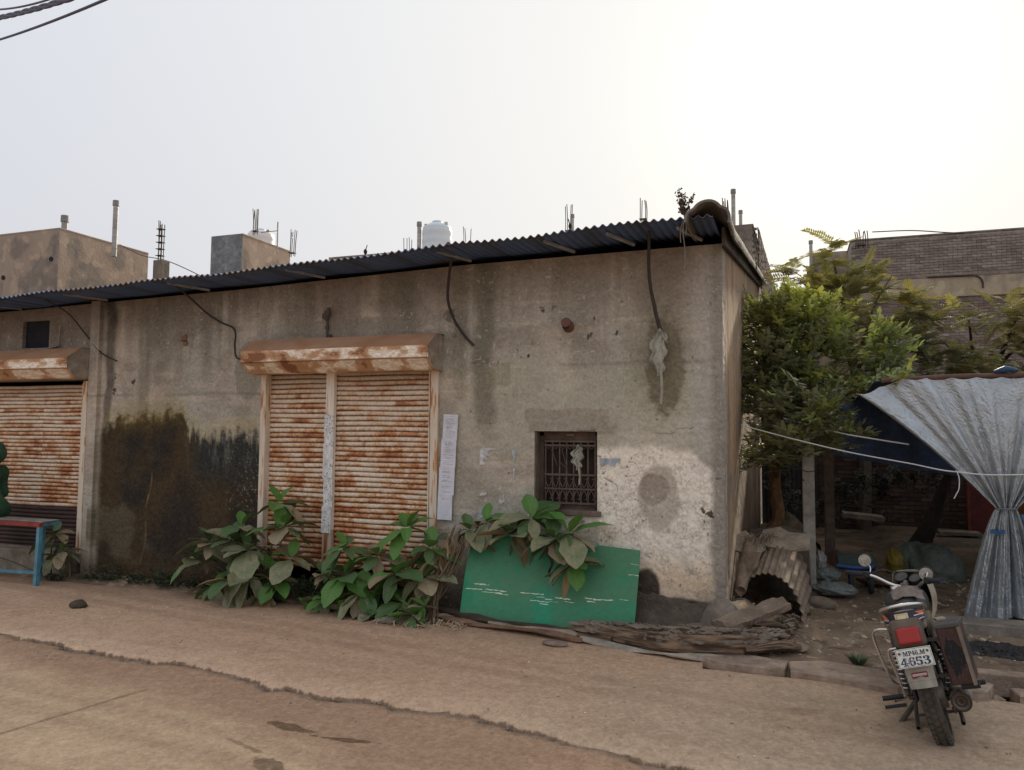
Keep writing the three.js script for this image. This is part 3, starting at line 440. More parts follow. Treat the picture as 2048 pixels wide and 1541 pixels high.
const oldPaper = [5, 6, 7, 8].map(s => { const t = tex(64, 128, (u, v) => { const g = 196 + (fbm(u * 5, v * 8, 4, s) - 0.5) * 60; const k = vn(u * 12, v * 26, s) > 0.72 && fbm(u * 5, v * 6, 2, s + 40) > 0.45 ? 0.62 : 1; return [g * k, g * k, g * k]; }); return mat([1.3, 1.28, 1.24], 0.95, { map: t }); });
['faded paper stuck high on the shutter mullion', 'second faded paper on the shutter mullion, speckled', 'third faded paper on the shutter mullion', 'lowest faded paper on the mullion, torn above the rust'].forEach((l, i) => {
  const o = solo('old_paper', sheetG([0.118, 0.125, 0.115, 0.118][i], [0.33, 0.38, 0.33, 0.29][i], 0.012, i + 9), oldPaper[i], l, 'old paper', 'papers pasted on the shutter mullion');
  o.position.set([-4.81, -4.815, -4.808, -4.82][i], [1.84, 1.50, 1.155, 0.86][i], 0.017 + (i % 2) * 0.002); o.rotation.z = [0.02, -0.02, 0.015, -0.01][i];
});
function scrap(pts, label, m, cat = 'paper scrap') { return solo('torn_poster', uvm(slab(pts, 0.003).translate(0, 0, 0.004), 3), m, label, cat); }
const scrapW = mat([0.85, 0.84, 0.82], 0.95, { map: grunge }), scrapB = mat([0.52, 0.58, 0.63], 0.95, { map: grunge });
{ const r = rng(5), jag = (x0, x1, y0, y1, n) => { const a = []; for (let i = 0; i <= n; i++) a.push([lerp(x0, x1, i / n), y0]); for (let i = n; i >= 0; i--) a.push([lerp(x0, x1, i / n), y1 + (r() - 0.5) * (y0 - y1) * 0.9]); return a; };
  scrap([[-3.015, 1.665], [-2.78, 1.66], [-2.83, 1.64], [-2.9, 1.648], [-2.93, 1.615], [-2.90, 1.58], [-2.96, 1.59], [-2.93, 1.54], [-2.99, 1.555], [-2.955, 1.50], [-3.02, 1.485]], 'white torn corner of a poster left on the wall', scrapW);
  scrap([[-2.665, 1.655], [-2.625, 1.65], [-2.63, 1.55], [-2.645, 1.53], [-2.64, 1.5], [-2.655, 1.49], [-2.65, 1.59], [-2.67, 1.6]], 'bluish torn strip at the right edge of the removed poster', scrapB);
  scrap([[-2.655, 1.46], [-2.635, 1.47], [-2.64, 1.36], [-2.65, 1.35]], 'thin white sliver of torn poster below the bluish strip', scrapW);
  scrap([[-3.0, 1.21], [-2.93, 1.215], [-2.95, 1.185], [-3.02, 1.18]], 'small white paper scrap on the wall left of the leaves', scrapW);
  scrap([[-2.80, 1.17], [-2.77, 1.16], [-2.755, 1.21], [-2.74, 1.14], [-2.78, 1.10], [-2.81, 1.12]], 'ragged white paper scrap on the wall above the leaves', scrapW);
  scrap([[-3.06, 1.0], [-2.96, 1.09], [-2.9, 1.06], [-2.92, 0.99], [-3.0, 0.95]], 'pale blue paper scrap behind the highest plant leaves', scrapB);
  scrap([[-1.765, 1.58], [-1.56, 1.585], [-1.565, 1.53], [-1.6, 1.545], [-1.62, 1.5], [-1.7, 1.53], [-1.74, 1.50], [-1.765, 1.52]], 'pale blue remnant of a poster right of the window', scrapB);
}
const rodMat = worn([0.055, 0.042, 0.036], 0.7);
solo('hanging_cable', tube([[-8.80, 3.48, 0.42], [-8.62, 3.3, 0.16], [-8.45, 3.06, 0.05], [-8.22, 2.84, 0.045], [-8.08, 2.75, 0.04], [-7.9, 2.68, 0.035]], 0.009, 6, 60), rodMat, 'thin black cable drooping across the wall above the left shutter', 'cable');
solo('hanging_cable', tube([[-6.68, 3.50, 0.4], [-6.64, 3.38, 0.2], [-6.52, 3.22, 0.06], [-6.32, 3.1, 0.045], [-6.14, 3.03, 0.05], [-6.09, 2.95, 0.05], [-6.095, 2.8, 0.05], [-6.04, 2.66, 0.06], [-5.76, 2.66, 0.14]], 0.011, 6, 80), rodMat, 'wavy black cable running from the eave down to the shutter hood', 'cable');
solo('hanging_rod', tube([[-3.22, 3.64, 0.30], [-3.33, 3.42, 0.14], [-3.36, 3.2, 0.09], [-3.30, 3.0, 0.07], [-3.2, 2.84, 0.05], [-3.09, 2.72, 0.035]], 0.015, 7, 60), rodMat, 'curved dark rod hanging free from the eave over the papers', 'rod');
solo('hanging_rod', limb([[-1.22, 3.68, 0.34], [-1.245, 3.3, 0.2], [-1.21, 3.0, 0.1], [-1.165, 2.8, 0.07]], [0.014, 0.017, 0.02], 8, 30, 0.15), rodMat, 'straight dark rod under the eave with a pale rag tied to it', 'rod');
const ragMat = worn([0.42, 0.42, 0.36], 0.95, { bumpScale: 0.006 });
function rag(name, label, x, y, z, h, w, seed, s = 1) {
  const t = thing(name, label, 'rag', [x, y, z]);
  part('cloth', uvm(thick(14, 30, (u, v) => { const a = u * Math.PI * 1.35 - 0.5, k = Math.pow(Math.sin(Math.min(1, v * 1.05 + 0.02) * Math.PI), 0.55) * (1 - 0.25 * v), rr = w * (0.25 + k) * (0.75 + 0.5 * fbm(u * 7, v * 3, 3, seed)) * (1 + 0.22 * Math.sin(u * 31 + v * 5)); return [s * (-Math.cos(a) * rr - 0.35 * w * Math.sin(v * 3.1) + 0.012 * Math.sin(v * 17)), -v * h, Math.sin(a) * rr * 0.5 + 0.014 * Math.sin(u * 24 + v * 7)]; }, 0.003)), ragMat, t);
  part('tail', uvm(limb([[0.0, -h * 0.5, 0.0], [0.006, -h * 0.9, 0.01], [0.012, -h * 1.3, 0.0], [0.008, -h * 1.62, 0.004]], [w * 0.22, w * 0.28, w * 0.2, w * 0.24], 9, 36, 0.7, seed)), ragMat, t);
  part('knot', uvm(rock(w * 0.34, seed + 4, 1, 1.3, 0.8).translate(0.0, 0.005, 0.02)), ragMat, t);
  part('ear', uvm(thick(6, 8, (u, v) => [0.02 + v * w * 0.9, -0.02 - v * 0.09 + (u - 0.5) * 0.05 * (1 - v), 0.02 + 0.02 * Math.sin(v * 3 + u * 2)], 0.003)), ragMat, t);
  return t;
}
rag('tied_rag', 'pale grey rag knotted round the rod below the eave', -1.165, 2.78, 0.075, 0.42, 0.056, 3);
rag('tied_rag', 'thin pale rag knotted to the window grille', -1.995, 1.69, -0.07, 0.23, 0.04, 7);
{ const t = thing('paper_tag', 'small white scrap of paper stuck under the eave', 'paper scrap', [-1.55, 3.42, 0.006]); part('sheet', slab([[0, 0], [0.06, 0.02], [0.05, -0.005], [0.02, -0.012]], 0.003), scrapW, t); }
{ // dry weed on the roof edge with its roots hanging below
  const t = thing('roof_weed', 'dry brown weed sprouting on the roof edge with hanging roots', 'weed', [-0.86, 3.69, 0.62]), br = worn([0.14, 0.10, 0.075], 0.95), gs = [], lf = []; const r = rng(12);
  for (let i = 0; i < 9; i++) { const a = r() * 6.3, s = 0.02 + 0.09 * r(), h = 0.1 + 0.16 * r(); const top = [Math.cos(a) * s * 1.6, h, Math.sin(a) * s]; gs.push(tube([[0, 0, 0], [top[0] * 0.4, h * 0.5, top[2] * 0.4], top], 0.0025, 4, 8)); for (let k = 0; k < 16; k++) { const f = 0.35 + 0.65 * r(); lf.push(put(new THREE.ConeGeometry(0.006 + 0.006 * r(), 0.028, 4), top[0] * f + (r() - 0.5) * 0.035, h * f + (r() - 0.5) * 0.03, top[2] * f + (r() - 0.5) * 0.03, r() * 3, r() * 3, r() * 3)); } }
  part('stem', gs, br, t); part('leaves', lf, br, t);
  part('root', [tube([[0, 0, 0.02], [-0.01, -0.12, 0.05], [0.006, -0.3, 0.05], [0.0, -0.45, 0.05]], 0.005, 5, 20), tube([[0, 0, 0.02], [-0.03, -0.1, 0.05], [-0.03, -0.22, 0.05]], 0.004, 5, 12), tube([[0.01, 0, 0.03], [0.02, -0.07, 0.05], [0.014, -0.16, 0.05]], 0.004, 5, 12)], worn([0.3, 0.26, 0.21], 0.9), t);
}

const darkWoodR = worn([0.05, 0.04, 0.035], 0.95);
// ---------- large-leaved plants ----------
function leafGeo(w, droop, fold, seed) {
  return surf(6, 9, (u, v) => { const s = (u - 0.5) * 2, half = w * Math.pow(Math.sin(Math.PI * Math.pow(clamp(v * 0.985 + 0.008), 1.12)), 0.72) * (0.5 + 0.03 * Math.sin(v * 19 + seed)); const x = s * half; return [x, -droop * v * v + fold * Math.abs(s) * half * 1.1 + 0.012 * Math.sin(v * 15 + seed) * Math.abs(s), 0.06 + v * 0.94 - 0.03 * droop * v, u, v]; });
}
const leafGeos = [leafGeo(0.50, 0.10, 0.35, 1), leafGeo(0.44, 0.28, 0.25, 2), leafGeo(0.56, 0.2, 0.15, 3), leafGeo(0.48, 0.45, 0.3, 4)];
function leafMap(base, dust, amt, seed) { return tex(64, 128, (u, v) => { const m = Math.abs(u - 0.5) * 2, vein = Math.min(1, Math.min(m / 0.05, Math.abs(((v * 9 - m * 1.9) % 1 + 1) % 1 - 0.5) / 0.07)); let c = mix3(base, dust, clamp(amt + (fbm(u * 5, v * 7, 3, seed) - 0.5) * 0.9)); return mix3(mix3(c, [188, 190, 150], 0.3), c, vein); }); }
const leafMat = (b, d, a, s, tr) => mat([1.15, 1.1, 1.05], 0.6, { phys: 1, map: leafMap(b, d, a, s), transmission: tr, thickness: 0 });
const LM = { fresh: leafMat([74, 124, 44], [100, 136, 66], 0.3, 400, 0.25), mid: leafMat([58, 98, 48], [112, 120, 82], 0.35, 401, 0.15), dusty: leafMat([86, 104, 66], [142, 134, 108], 0.6, 402, 0.08), brown: leafMat([112, 108, 80], [150, 134, 108], 0.7, 403, 0.05), dry: leafMat([150, 128, 92], [120, 96, 68], 0.5, 404, 0.05) };
const stemMat = worn([0.15, 0.15, 0.085], 0.9);
function rosette(par, P, size, n, fresh, r, tilt = 0.25) {
  const off = r() * 6.28;
  for (let i = 0; i < n; i++) {
    const inner = i >= n - 2, el = inner ? 0.75 + 0.4 * r() : lerp(0.45, -0.75, r()) , az = off + i * 2.4 + (r() - 0.5) * 0.5, s = size * 1.28 * (inner ? 0.72 : 0.62 + 0.62 * r());
    const k = r(), m = inner ? (fresh > 0.3 ? LM.fresh : LM.mid) : k > 0.94 ? LM.dry : k < fresh * 0.45 ? LM.fresh : k < fresh ? LM.mid : k < fresh + (1 - fresh) * 0.62 ? LM.dusty : LM.brown;
    const o = part('leaf', leafGeos[Math.floor(r() * 4)], m, par); o.rotation.order = 'YXZ'; o.rotation.set(-el + tilt * Math.cos(az), az, (r() - 0.5) * 0.7); o.scale.set(s * (m === LM.dry ? 0.5 : 0.88 + 0.42 * r()), s, s); o.position.set(P[0], P[1], P[2]);
  }
}
function plant(label, base, tips, seed, group) {
  const t = thing('leafy_plant', label, 'plant', base, group), r = rng(seed), st = [];
  for (const [x, y, z, s = 0.27, n = 8, fr = 0.35, root] of tips) {
    const P = [x - base[0], y - base[1], z - base[2]], b = root ?? [(r() - 0.5) * 0.25 + P[0] * 0.25, 0, (r() - 0.5) * 0.12];
    st.push(limb([b, [lerp(b[0], P[0], 0.45) + (r() - 0.5) * 0.08, b[1] + (P[1] - b[1]) * 0.6 + 0.03, lerp(b[2], P[2], 0.3)], P], [0.012, 0.009, 0.006], 6, 14, 0.2, 3));
    rosette(t, P, s, n + 4, fr, r);
  }
  part('stem', st, stemMat, t); return t;
}
plant('large-leaved plant in front of the left end of the main shutter', [-5.5, -0.02, 0.2], [[-5.22, 1.04, 0.3, 0.25, 6, 0.75], [-5.12, 0.80, 0.36, 0.27, 8, 0.5], [-5.68, 0.78, 0.34, 0.22, 5, 0.8], [-6.05, 0.58, 0.38, 0.25, 8, 0.3], [-6.22, 0.40, 0.42, 0.25, 6, 0.2], [-5.50, 0.55, 0.46, 0.28, 9, 0.15], [-5.75, 0.62, 0.36, 0.27, 8, 0.15], [-5.42, 0.30, 0.5, 0.30, 8, 0.2], [-5.9, 0.14, 0.48, 0.24, 5, 0.5], [-5.3, 0.12, 0.45, 0.27, 6, 0.3], [-4.98, 0.48, 0.4, 0.24, 6, 0.4], [-5.15, 0.25, 0.42, 0.24, 6, 0.6], [-5.62, 0.22, 0.5, 0.3, 6, 0.2]], 21);
plant('green large-leaved bush under the right curtain of the main shutter', [-4.05, -0.02, 0.3], [[-3.66, 0.86, 0.36, 0.25, 6, 0.85], [-4.38, 0.62, 0.36, 0.23, 6, 0.8], [-3.40, 0.68, 0.36, 0.25, 8, 0.6], [-3.95, 0.58, 0.42, 0.25, 8, 0.5], [-4.3, 0.36, 0.46, 0.25, 8, 0.5], [-3.72, 0.42, 0.48, 0.27, 9, 0.55], [-3.42, 0.4, 0.42, 0.25, 7, 0.4], [-4.05, 0.22, 0.52, 0.26, 8, 0.6], [-4.5, 0.12, 0.5, 0.2, 6, 0.4], [-4.7, 0.0, 0.52, 0.17, 5, 0.7], [-3.6, 0.16, 0.52, 0.25, 7, 0.55], [-3.88, 0.08, 0.55, 0.22, 6, 0.4], [-4.25, 0.04, 0.56, 0.2, 6, 0.35], [-4.55, 0.34, 0.4, 0.2, 5, 0.3]], 22);
plant('dusty large-leaved plant leaning over the top of the green board', [-2.75, 0.0, 0.06], [[-2.84, 0.94, 0.26, 0.24, 8, 0.35], [-2.36, 1.00, 0.26, 0.28, 9, 0.45], [-2.55, 0.84, 0.3, 0.26, 8, 0.15], [-1.99, 0.88, 0.28, 0.30, 9, 0.4], [-2.12, 0.84, 0.32, 0.25, 8, 0.1], [-1.93, 0.62, 0.34, 0.23, 8, 0.2], [-3.02, 0.86, 0.24, 0.22, 6, 0.2]], 23);
plant('small dusty plant at the foot of the left shutter', [-8.42, -0.02, 0.26], [[-8.56, 0.52, 0.25, 0.23, 6, 0.0], [-8.36, 0.34, 0.3, 0.21, 7, 0.05], [-8.5, 0.26, 0.3, 0.2, 5, 0.1]], 24);
plant('low green sprout at the left end of the timber strips', [-3.45, -0.02, 0.6], [[-3.42, 0.09, 0.66, 0.21, 6, 0.7], [-3.32, 0.16, 0.62, 0.17, 5, 0.4]], 25);
{ // withered stalks hanging between bush and board
  const t = thing('dry_stalks', 'withered brown vine stalks hanging between the bush and the green board', 'dry plant', [-3.3, 0, 0.35]), r = rng(31), gs = [];
  for (let i = 0; i < 30; i++) { const a = 0.16 * r() - 0.02, b = -0.42 * r() * 0.8 + 0.06, h = 0.62 + 0.3 * r(); gs.push(tube([[a + 0.12, h, -0.1 * r()], [a + 0.02, h * 0.6, 0.08 * r()], [b, 0.05 * r(), 0.12 + 0.12 * r()]], 0.004 + 0.004 * r(), 4, 10)); }
  part('stalks', gs, worn([0.3, 0.23, 0.155], 0.95), t);
  for (let i = 0; i < 46; i++) { const o = part('leaf', leafGeos[1 + Math.floor(r() * 3)], r() < 0.72 ? LM.dry : LM.brown, t), f = r(); o.rotation.order = 'YXZ'; o.rotation.set(0.7 + 0.8 * r(), r() * 6.28, r() * 2); const s = 0.13 + 0.11 * r(); o.scale.set(s * 0.5, s, s); o.position.set(lerp(-0.3, 0.17, f) + (r() - 0.5) * 0.12, lerp(0.1, 0.85, f) + (r() - 0.5) * 0.1, 0.10 * r() + 0.06 - 0.1 * f); }
}
[[-6.35, -0.12, 'left of'], [-1.55, 0.1, 'right of']].forEach(([x, k], i) => { const t = thing('roof_debris', i ? 'tiny dark bit of debris sticking up on the roof edge right of the middle rods' : 'small dark crumb of debris on the roof edge above the wavy cable', 'debris', [[-4.05, -1.9][i], [3.64, 3.72][i], 0.6]); part('crumb', uvm(rock(0.022, 7 + i, 0.8, 1.3, 0.8)), darkWoodR, t); part('twig', tube([[0, 0, 0], [0.01 - 0.02 * i, 0.04, 0], [0.02 - 0.04 * i, 0.07, 0]], 0.005, 4, 6), darkWoodR, t); });
{ // weeds along the foot of the wall
  const g = join([0, 1, 2, 3, 4].map(i => put(leafGeos[i % 4].clone().scale(0.6, 0.6, 0.6), 0, 0, 0, -0.5 - 0.2 * i, i * 1.26)));
  const sp = [], r = rng(33); const m = new THREE.Matrix4(), q = new THREE.Quaternion(), e = new THREE.Euler();
  const add = (x, y, z, s) => { e.set((r() - 0.5) * 0.8, r() * 6.3, (r() - 0.5) * 0.8); sp.push(m.clone().compose(V(x, y, z), q.setFromEuler(e), V(s, s, s))); };
  for (let i = 0; i < 620; i++) { const x = -8.15 + 2.3 * Math.pow(r(), 0.8), d = fbm(x * 4, 2, 3, 410); if (r() > d * 1.5) continue; add(x, 0.02 + 0.16 * r() * r() * d * 2, 0.03 + 0.22 * r(), 0.03 + 0.05 * r()); }
  for (let i = 0; i < 240; i++) add(-5.0 + 0.42 * r(), 0.02 + 0.24 * r(), 0.16 + 0.2 * r(), 0.035 + 0.045 * r());
  for (let i = 0; i < 60; i++) add(-8.5 + 0.2 * r(), 0.0 + 0.06 * r(), 0.3 + 0.1 * r(), 0.03 + 0.02 * r());
  const wm = mat([0.75, 0.75, 0.75], 0.85, { map: leafMap([52, 72, 44], [88, 88, 62], 0.4, 411) });
  const im = shadow(new THREE.InstancedMesh(g, wm, sp.length)); sp.forEach((k, i) => im.setMatrixAt(i, k)); im.name = 'wall_weeds'; im.userData = { label: 'small dark weeds growing along the foot of the wall', category: 'weeds', kind: 'stuff' }; scene.add(im);
}
function tuft(label, x, y, z, s, n, seed, c) { const r = rng(seed), gs = []; for (let i = 0; i < n; i++) { const a = r() * 6.3, l = s * (0.5 + r()), o = 0.4 * s * r(); gs.push(surf(1, 4, (u, v) => [Math.cos(a) * (o + v * l * 0.7) + (u - 0.5) * 0.008 * (1 - v), l * 0.8 * v * (1.2 - 0.5 * v), Math.sin(a) * (o + v * l * 0.7) + (u - 0.5) * 0.006 * (1 - v)])); } return solo('grass_tuft', join(gs).translate(x, y, z), mat(c, 0.85), label, 'grass tuft'); }
tuft('green grass tuft behind the long cracked kerb slab', 0.46, 0.0, 0.5, 0.10, 130, 41, [0.055, 0.085, 0.035]);
tuft('dry yellowish tuft on the bare earth near the white post', 0.1, 0.0, -1.15, 0.07, 60, 42, [0.12, 0.12, 0.05]);
tuft('sparse green tuft on the drain edge at the right', 1.52, -0.12, 0.72, 0.09, 80, 43, [0.09, 0.095, 0.035]);

// ---------- green board, log, timber strips ----------
{
  const t = thing('green_board', 'dented green painted sheet leaning against the wall with a crack down its middle', 'board');
  const BL = V(-3.045, 0.015, 0.42), BR = V(-1.385, 0.015, 0.265), TL = V(-3.035, 0.835, 0.15), TR = V(-1.355, 0.735, 0.09);
  const at = (u, v) => { const a = BL.clone().lerp(BR, u), b = TL.clone().lerp(TR, u), p = a.lerp(b, v); p.z += 0.03 * Math.sin(u * 5 + 1) * v + 0.012 * Math.sin(v * 4 + u * 3); return p; };
  const crackX = v => 0.475 + 0.035 * (1 - v) / 0.4 * 0.9 + 0.012 * Math.sin(v * 28), crackB = 0.50;
  const half = (side) => { const nv = 24; return thick(20, nv, (u, v) => { const w = v < crackB ? 0 : 0.016 * (v - crackB) / 0.5 + 0.002, cx = crackX(v) + side * w; const U = side < 0 ? lerp(0, cx, u) : lerp(cx, 1, u); const p = at(U, v); if (side > 0 && v > crackB) p.z += 0.03 * (v - crackB) * (1 - Math.abs(u)); return [p.x, p.y, p.z, U, v]; }, 0.007); };
  const flakes = []; { const r = rng(50); for (let i = 0; i < 22; i++) { const u = r(), L = 0.02 + 0.05 * r(); const y = u > 0.75 && r() < 0.5 ? 0.62 + 0.22 * r() : 0.37 - 0.06 * Math.sin(u * 3) + 0.07 * (r() - 0.5) * 1.6 + 0.05 * (0.5 - u); flakes.push([u, y, L, r() * 0.003 + 0.001, (r() - 0.5) * 0.25]); } }
  const bm = tex(1024, 512, (u, v) => {
    const n = fbm(u * 3, v * 2, 4, 420), f = fbm(u * 50, v * 30, 2, 421); let c = mix3([14, 138, 96], [30, 128, 88], sst(0.3, 0.7, n));
    c = mix3(c, [92, 112, 84], 0.6 * sst(0.42, 0.7, fbm(u * 2.2 + 0.3, v * 1.6, 4, 422)) * sst(0.1, 0.35, v)); c = mix3(c, [80, 104, 76], 0.55 * sst(0.35, 0.05, v + 0.3 * (n - 0.5)));
    c = mix3(c, [4, 138, 104], 0.6 * (1 - sst(0.02, 0.09, Math.abs(u - 0.47 - 0.05 * (0.5 - v) + 0.03 * (n - 0.5)))) * sst(0.55, 0.3, v));
    for (const [a, b, l, h, k] of flakes) { const d = Math.abs(v - b - (u - a) * k - 0.008 * (vn(u * 60, b * 40, 423) - 0.5)); if (Math.abs(u - a) < l && d < h * (0.5 + 1.6 * vn(u * 90, b * 90, 424))) c = [206, 212, 190]; }
    const g = (f - 0.5) * 10; return [c[0] + g, c[1] + g, c[2] + g];
  });
  const m = mat([1.35, 1.3, 1.25], 0.5, { map: bm, bumpMap: fineBump, bumpScale: 0.0006 });
  part('panel', half(-1), m, t); part('panel', half(1), m, t);
  part('edge_chip', [put(rock(0.03, 3, 2.4, 0.4, 0.5), -1.83, 0.755, 0.13), put(rock(0.02, 5, 1.6, 0.5, 0.5), -2.6, 0.03, 0.405), put(rock(0.025, 6, 2, 0.4, 0.5), -2.45, 0.02, 0.40)].map(g => uvm(g)), scrapW, t, 'white torn bits on the edge of the board');
}
const barkMap = tex(512, 512, (u, v) => { const g = fbm(u * 26, v * 5, 5, 430), n = fbm(u * 6, v * 4, 4, 431); let c = mix3([66, 52, 42], [134, 114, 94], sst(0.3, 0.68, g)); c = mix3(c, [150, 128, 104], 0.6 * sst(0.5, 0.7, n)); return c; });
const barkBump = tex(512, 512, (u, v) => fbm(u * 30, v * 6, 5, 432), false);
const logMat = mat([1.1, 1.05, 1.0], 0.95, { map: barkMap, bumpMap: barkBump, bumpScale: 0.03 });
function barkLimb(pts, radii, n, seg, seed, groove = 0.3) {
  const g = limb(pts, radii, n, seg, 0, seed), p = g.attributes.position, nn = g.attributes.normal, c = curve(pts), L = c.getLength(), u = g.attributes.uv;
  for (let i = 0; i < (seg + 1) * (n + 1); i++) { const a = (i % (n + 1)) % n / n * 6.2832, t = Math.floor(i / (n + 1)) / seg; const d = groove * (fbm(Math.cos(a) * 3.2 + t * 0.9 + Math.sin(t * 5) * 0.5, Math.sin(a) * 3.2 + t * 0.8, 4, seed) - 0.5) + groove * 0.5 * (fbm(a * 3 + 9, t * 7, 4, seed + 1) - 0.5) + groove * 0.35 * (fbm(Math.cos(a) * 9, Math.sin(a) * 9 + t * 1.5, 3, seed + 2) - 0.5); const k = d * lerp(radii[0], radii[radii.length - 1], t) * 2; p.setXYZ(i, p.getX(i) + nn.getX(i) * k, p.getY(i) + nn.getY(i) * k, p.getZ(i) + nn.getZ(i) * k); u.setXY(i, a / 6.2832 * 0.9, t * L); }
  g.computeVertexNormals(); return toCreasedNormals(g, 1.0);
}
{
  const t = thing('fallen_log', 'weathered grey log lying along the foot of the wall beyond the green board', 'log', [0, -0.012, 0.05]);
  part('trunk', barkLimb([[-1.98, 0.05, 0.47], [-1.7, 0.085, 0.48], [-1.35, 0.09, 0.55], [-1.0, 0.095, 0.62], [-0.7, 0.11, 0.64], [-0.42, 0.10, 0.54], [-0.2, 0.09, 0.36], [-0.05, 0.10, 0.2]], [0.03, 0.075, 0.096, 0.112, 0.13, 0.126, 0.092, 0.06], 54, 150, 7, 0.8), logMat, t);
  { const c = curve([[-1.85, 0.085, 0.48], [-1.35, 0.09, 0.55], [-1.0, 0.095, 0.62], [-0.7, 0.11, 0.64], [-0.42, 0.10, 0.54], [-0.15, 0.09, 0.33]]), r = rng(61), gs = [];
    for (let i = 0; i < 260; i++) { const f = r(), p = c.getPoint(f), d = c.getTangent(f), a = 0.1 + 2.9 * r(), R = lerp(0.072, 0.126, Math.sin(f * 2.4)) * (0.9 + 0.16 * r()), L = 0.06 + 0.22 * r() * r(); const g = thick(3, 8, (u, v) => [(v - 0.5) * L, 0.008 * Math.sin(v * 3.1) + 0.006 * Math.sin(v * 11 + i) , (u - 0.5) * (0.008 + 0.022 * Math.sin(v * 3.1))], 0.005 + 0.006 * r()); g.rotateZ((r() - 0.5) * 0.18); g.rotateX(Math.PI / 2 - a); g.translate(0, Math.sin(a) * R, Math.cos(a) * R); g.rotateY(-Math.atan2(d.z, d.x)); g.translate(p.x, p.y, p.z); gs.push(uvm(g)); }
    part('bark_strips', gs, worn([0.25, 0.20, 0.155], 0.95, { bumpScale: 0.008 }), t); t.children[t.children.length - 1].userData.kind = 'stuff'; }
  part('split_piece', uvm(thick(16, 22, (u, v) => { const n = fbm(u * 5, v * 3, 3, 440); return [lerp(-0.62, -0.12, v) + (u - 0.5) * 0.16, lerp(0.19, 0.33, v) + 0.05 * n + 0.04 * Math.sin(u * 3), lerp(0.42, -0.05, v) + (u - 0.5) * 0.22]; }, 0.05)), worn([0.27, 0.205, 0.15], 0.95, { bumpScale: 0.012 }), t, 'flat split-off piece lying on the thick end');
  part('splinter', [barkLimb([[-2.3, 0.03, 0.50], [-1.9, 0.04, 0.53], [-1.5, 0.05, 0.60]], [0.015, 0.03, 0.03], 12, 30, 9), barkLimb([[-0.4, 0.09, 0.66], [-0.15, 0.10, 0.48], [0.02, 0.06, 0.30]], [0.035, 0.045, 0.03], 14, 30, 11), barkLimb([[-0.34, 0.22, 0.3], [-0.2, 0.2, 0.16], [-0.08, 0.16, 0.04]], [0.02, 0.03, 0.012], 10, 20, 12)], logMat, t);
}
const strip = (pts, w, th, label, m, seed) => { const c = curve(pts); return solo('timber_strip', uvm(thick(40, 4, (u, v) => { const p = c.getPoint(u); return [p.x, p.y + 0.012 * Math.sin(v * 3 + u * 9) + 0.008 * fbm(u * 16, v * 3, 2, seed), p.z + (v - 0.5) * w * (0.65 + 0.6 * fbm(u * 9, 2 + v, 3, seed))]; }, th)), m, label, 'timber strip'); };
const redWood = worn([0.24, 0.135, 0.085], 0.9, { bumpScale: 0.006 }), paleWood = worn([0.42, 0.33, 0.24], 0.9, { bumpScale: 0.006 }), darkWood = worn([0.085, 0.06, 0.046], 0.95);
strip([[-3.35, 0.07, 0.30], [-2.8, 0.05, 0.45], [-2.3, 0.035, 0.52], [-1.95, 0.03, 0.56]], 0.10, 0.03, 'dark rotten plank under the lower edge of the green board', darkWood, 1);
strip([[-3.2, 0.02, 0.46], [-2.7, 0.02, 0.56], [-2.2, 0.025, 0.63], [-1.75, 0.02, 0.72]], 0.05, 0.022, 'thin reddish timber strip in front of the green board', redWood, 2);
strip([[-2.7, 0.03, 0.50], [-2.35, 0.045, 0.56], [-2.0, 0.04, 0.60], [-1.82, 0.03, 0.62]], 0.07, 0.02, 'short pale split lath before the middle of the green board', paleWood, 3);
strip([[-1.78, 0.015, 0.66], [-1.3, 0.0, 0.78], [-0.9, 0.01, 0.86], [-0.55, 0.02, 0.84]], 0.10, 0.014, 'pale curved bark strip under the front of the log', worn([0.5, 0.44, 0.36], 0.9), 4);
strip([[-3.9, 0.02, 0.36], [-3.5, 0.03, 0.42], [-3.1, 0.04, 0.40]], 0.035, 0.012, 'broken pale lath among the dry stalks', paleWood, 5);
function stone(label, x, y, z, r, s, m, sx = 1.2, sy = 0.6, sz = 0.9) { const g = uvm(rock(r, s, sx, sy, sz)), o = solo('stone', g, m, label, 'stone'); o.position.set(x, y, z); return o; }
const pinkStone = worn([0.34, 0.24, 0.19], 0.95), darkStone = worn([0.15, 0.12, 0.10], 0.95);
stone('flat pinkish brick bat before the green board', -1.95, 0.015, 0.86, 0.075, 2, pinkStone, 1.5, 0.35, 0.8);
stone('dark brown lump on the apron near the blue bench', -6.92, 0.02, 1.29, 0.085, 5, worn([0.10, 0.075, 0.055], 0.95), 1.1, 0.6, 0.9);
stone('flat tan stone at the right end of the log', -0.06, 0.03, 0.28, 0.13, 9, worn([0.36, 0.27, 0.19], 0.95), 1.25, 0.32, 0.8);
stone('brown stone beside the foot of the white post', 0.22, 0.03, -1.65, 0.13, 11, worn([0.24, 0.19, 0.14], 0.95), 1.5, 0.6, 0.8);
stone('dark block between the wall corner and the bent sheet', -0.48, 0.11, -0.48, 0.12, 13, worn([0.12, 0.12, 0.105], 0.95), 0.9, 1.2, 0.8);
stone('lower dark block at the wall corner', -0.36, 0.06, -0.35, 0.1, 15, worn([0.13, 0.12, 0.10], 0.95), 1, 1.0, 0.8);
stone('small grey stone behind the long kerb slab', 0.62, 0.0, 0.55, 0.05, 17, stoneMat);
stone('pale stone in the mouth of the drain', 1.34, -0.1, 0.74, 0.07, 19, stoneMat);
stone('grey plant-foot stone under the green bush', -3.95, 0.02, 0.66, 0.06, 23, worn([0.28, 0.24, 0.19], 0.95));
